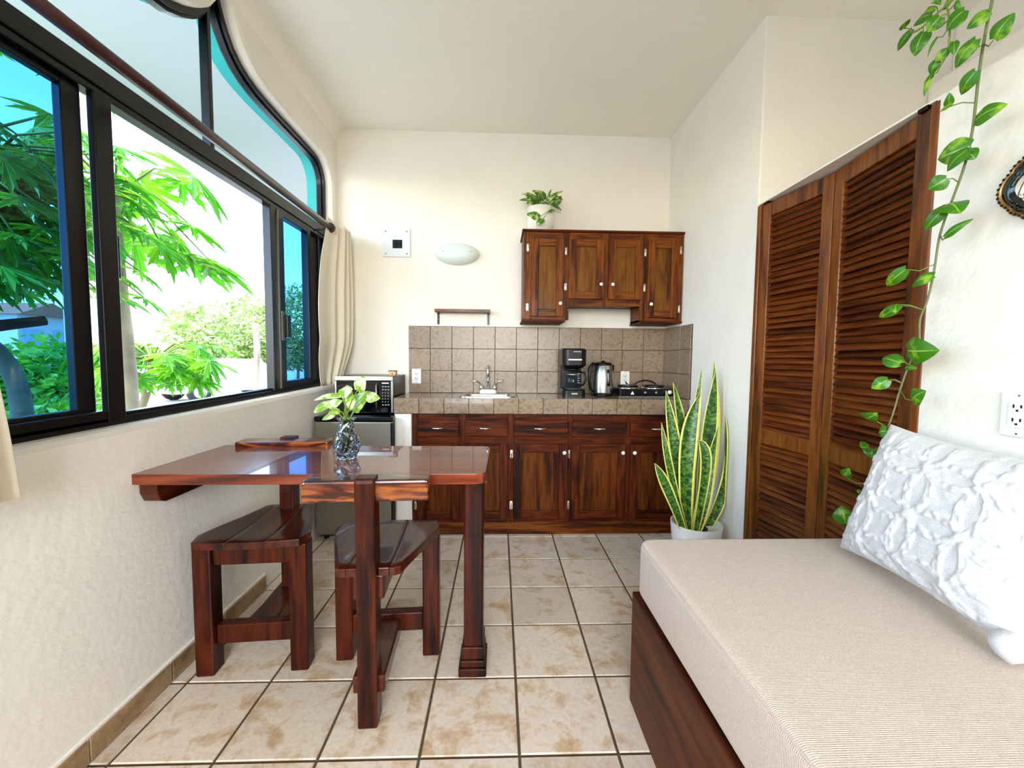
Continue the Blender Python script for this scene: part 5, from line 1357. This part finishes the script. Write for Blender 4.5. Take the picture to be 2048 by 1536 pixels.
def cloud(mb, c, r, n, s, seed):
    R_ = random.Random(seed)
    for _ in range(n):
        while True:
            q = Vector((R_.uniform(-1, 1), R_.uniform(-1, 1), R_.uniform(-1, 1)))
            if 0.25 < q.length < 1: break
        q *= 1 - 0.25 * R_.random()
        p = Vector((c[0] + q.x * r[0], c[1] + q.y * r[1], c[2] + q.z * r[2]))
        a = Vector((R_.gauss(0, 1), R_.gauss(0, 1), R_.gauss(0, 0.6))); a.normalize()
        b = a.cross(Vector((R_.gauss(0, 1), R_.gauss(0, 1), R_.gauss(0, 1)))); b.normalize()
        l = s * R_.uniform(0.6, 1.3)
        mb.add([p - a * l, p + b * l * 0.42, p + a * l, p - b * l * 0.42], [(0, 1, 2, 3)], 0, False, [(0.2, 0), (0.9, 0.5), (0.2, 1), (0.1, 0.5)])
def bush_tree(loc, crowns, n, s, label, seed, trunk_h=0.0, tr=0.09, name='broadleaf_tree', group='trees across the yard', mat='foliage'):
    t = thing(name, loc, label, 'tree' if trunk_h else 'bush', group)
    if trunk_h:
        MB().tube([(loc[0], loc[1], loc[2]), (loc[0] + 0.05, loc[1], loc[2] + trunk_h * 0.5), (loc[0], loc[1] + 0.1, loc[2] + trunk_h)], [tr, tr * 0.8, tr * 0.5], 8).build('trunk', M['bark'], t)
    m = MB()
    for i, (c, r) in enumerate(crowns): cloud(m, c, r, n // len(crowns), s, seed + i)
    o = m.build('foliage', M[mat], t); o['kind'] = 'stuff'
    return t
bush_tree((-12.6, 17.6, -0.25), [((-12.6, 17.6, 2.2), (1.55, 1.6, 1.4)), ((-12.6, 17.3, 1.1), (1.3, 1.3, 0.8))], 3600, 0.13, 'round pale hedge tree left of the wooden post', 31, 1.6)
bush_tree((-12.6, 21.2, -0.25), [((-12.6, 21.2, 2.8), (1.9, 1.75, 1.8)), ((-12.4, 21.4, 1.2), (1.6, 1.6, 0.9))], 4400, 0.14, 'broad pale hedge tree behind the wooden post', 37, 1.8)
bush_tree((-12.2, 25.0, -0.25), [((-12.2, 25.0, 3.5), (1.9, 1.9, 2.3)), ((-12.2, 24.9, 1.4), (1.8, 1.8, 1.1))], 4400, 0.15, 'tall hedge tree at the right end of the open window', 41, 2.0)
bush_tree((-11.4, 29.6, -0.25), [((-11.4, 29.6, 3.3), (2.0, 2.4, 2.5)), ((-11.0, 29.6, 1.3), (2.0, 2.4, 1.3))], 4600, 0.16, 'leafy tree seen through the right-hand tinted pane', 47, 2.0)
bush_tree((-7.4, 7.0, -0.25), [((-7.4, 7.0, 0.75), (0.9, 1.1, 0.85)), ((-7.3, 6.2, 0.55), (0.8, 0.8, 0.6))], 3400, 0.10, 'rounded green shrub low in the left pane', 53, 0, name='garden_shrub', group='garden shrubs', mat='foliage_dark')
bush_tree((-5.6, 5.2, -0.25), [((-5.6, 5.2, 0.25), (0.7, 0.6, 0.45))], 1500, 0.08, 'small shrub at the foot of the left pane', 57, 0, name='garden_shrub', group='garden shrubs', mat='foliage_dark')
bush_tree((-3.9, 5.0, -0.25), [((-3.9, 5.0, 0.28), (0.5, 0.9, 0.32))], 1700, 0.06, 'low green plants just beyond the window sill', 59, 0, name='garden_shrub', group='garden shrubs')

ps = thing('wooden_post', (-7.0, 11.95, -0.25), 'bare pale wooden post standing in the yard', 'post')
m = MB(); m.tube(smooth_path([(-7.0, 11.95, -0.25), (-7.03, 11.95, 0.6), (-6.98, 11.97, 1.4), (-7.0, 11.95, 2.15)], 4), 0.085, 10); m.build('shaft', M['bark'], ps)
MB().tube([(-7.0, 12.02, 1.55), (-7.02, 12.12, 1.9), (-7.02, 12.14, 2.05)], 0.03, 6).build('broken_limb', M['bark'], ps)
lgx = thing('fallen_log', (-7.6, 13.0, -0.25), 'short log lying on the ground beside the wooden post', 'log')
MB().tube([(-7.9, 12.5, -0.15), (-7.6, 13.0, -0.14), (-7.4, 13.6, -0.16)], [0.09, 0.10, 0.08], 8).build('wood', M['bark'], lgx)

# parked car
cr_ = thing('parked_car', (-9.6, 14.6, -0.25), 'white parked car across the yard, overexposed by the sun', 'car')
side = [(-2.0, 0.30), (-2.02, 0.75), (-1.9, 0.85), (-1.15, 0.92), (-0.6, 1.38), (0.7, 1.40), (1.25, 0.98), (1.95, 0.86), (2.05, 0.55), (2.0, 0.30)]
Mc = Matrix.Translation((-9.6, 14.6, -0.25)) @ Matrix.Rotation(radians(62), 4, 'Z') @ Matrix(((1, 0, 0, 0), (0, 0, 1, 0), (0, 1, 0, 0), (0, 0, 0, 1)))
MB().prism(side, -0.82, 0.82, M4=Mc).build('body', M['car'], cr_, bevel=0.06, seg=3)
for s in (-0.835, 0.835):
    for wx in ((-1.0, 0.0), (0.06, 1.05)):
        poly = [(wx[0] if wx[0] > -0.9 else -1.0, 0.93), (wx[1], 0.93), (wx[1] if wx[1] < 1 else 0.68, 1.32), (wx[0] if wx[0] > -0.9 else -0.58, 1.32)]
        MB().prism(poly, s - 0.012, s + 0.012, M4=Mc).build('side_window', M['car_glass'], cr_)
    for x in (-1.25, 1.25):
        Mw = Mc @ Matrix.Translation((x, 0.32, s * 0.93))
        wv = MB().lathe([(0.0, -0.09), (0.32, -0.09), (0.33, 0.0), (0.32, 0.09), (0.0, 0.09)], n=24, M4=Mw).build('wheel', M['tyre'], cr_)
        MB().lathe([(0.0, -0.095), (0.19, -0.095), (0.19, 0.095), (0.0, 0.095)], n=18, M4=Mw).build('hub_cap', M['steel'], wv)

# far house and utility pole
fh = thing('distant_house', (-22.0, 18.7, -0.25), 'far pale house with tiled roof beyond the left pane', 'house')
MB().box(-24, -20, 17.6, 19.8, -0.25, 2.9).build('walls', M['building'], fh)
MB().prism([(17.4, 2.9), (20.0, 2.9), (18.7, 3.5)], -24.3, -19.7, M4=Mzx).build('roof', M['roof'], fh)
for y in (18.1, 19.3):
    w_ = MB().box(-20.02, -19.95, y - 0.35, y + 0.35, 1.3, 2.3).build('window', M['car_glass'], fh)
up2 = thing('utility_pole', (-14.0, 13.7, -0.25), 'thin pale utility pole with wires in the left pane', 'pole')
MB().tube([(-14, 13.7, -0.25), (-14, 13.7, 4.6)], [0.10, 0.07], 8).build('shaft', M['pole'], up2)
MB().box(-14.05, -13.95, 13.1, 14.3, 4.25, 4.35).build('cross_arm', M['pole'], up2)
for k, dy in enumerate((-0.5, 0.0, 0.5)):
    pts = [(-14 + 0.0, 13.7 + dy, 4.36)] + [(-14 + 26 * t - 13 * 0, 13.7 + dy - 14 * t, 4.36 + 1.2 * t - 2.2 * t * (1 - t)) for t in (0.15, 0.3, 0.45)]
    MB().tube([(-14 - 8, 13.7 + dy - 30, 4.9), (-14, 13.7 + dy, 4.38), (-22, 13.7 + dy + 30, 4.9)], 0.012, 5).build('wire', M['black_plastic'], up2)
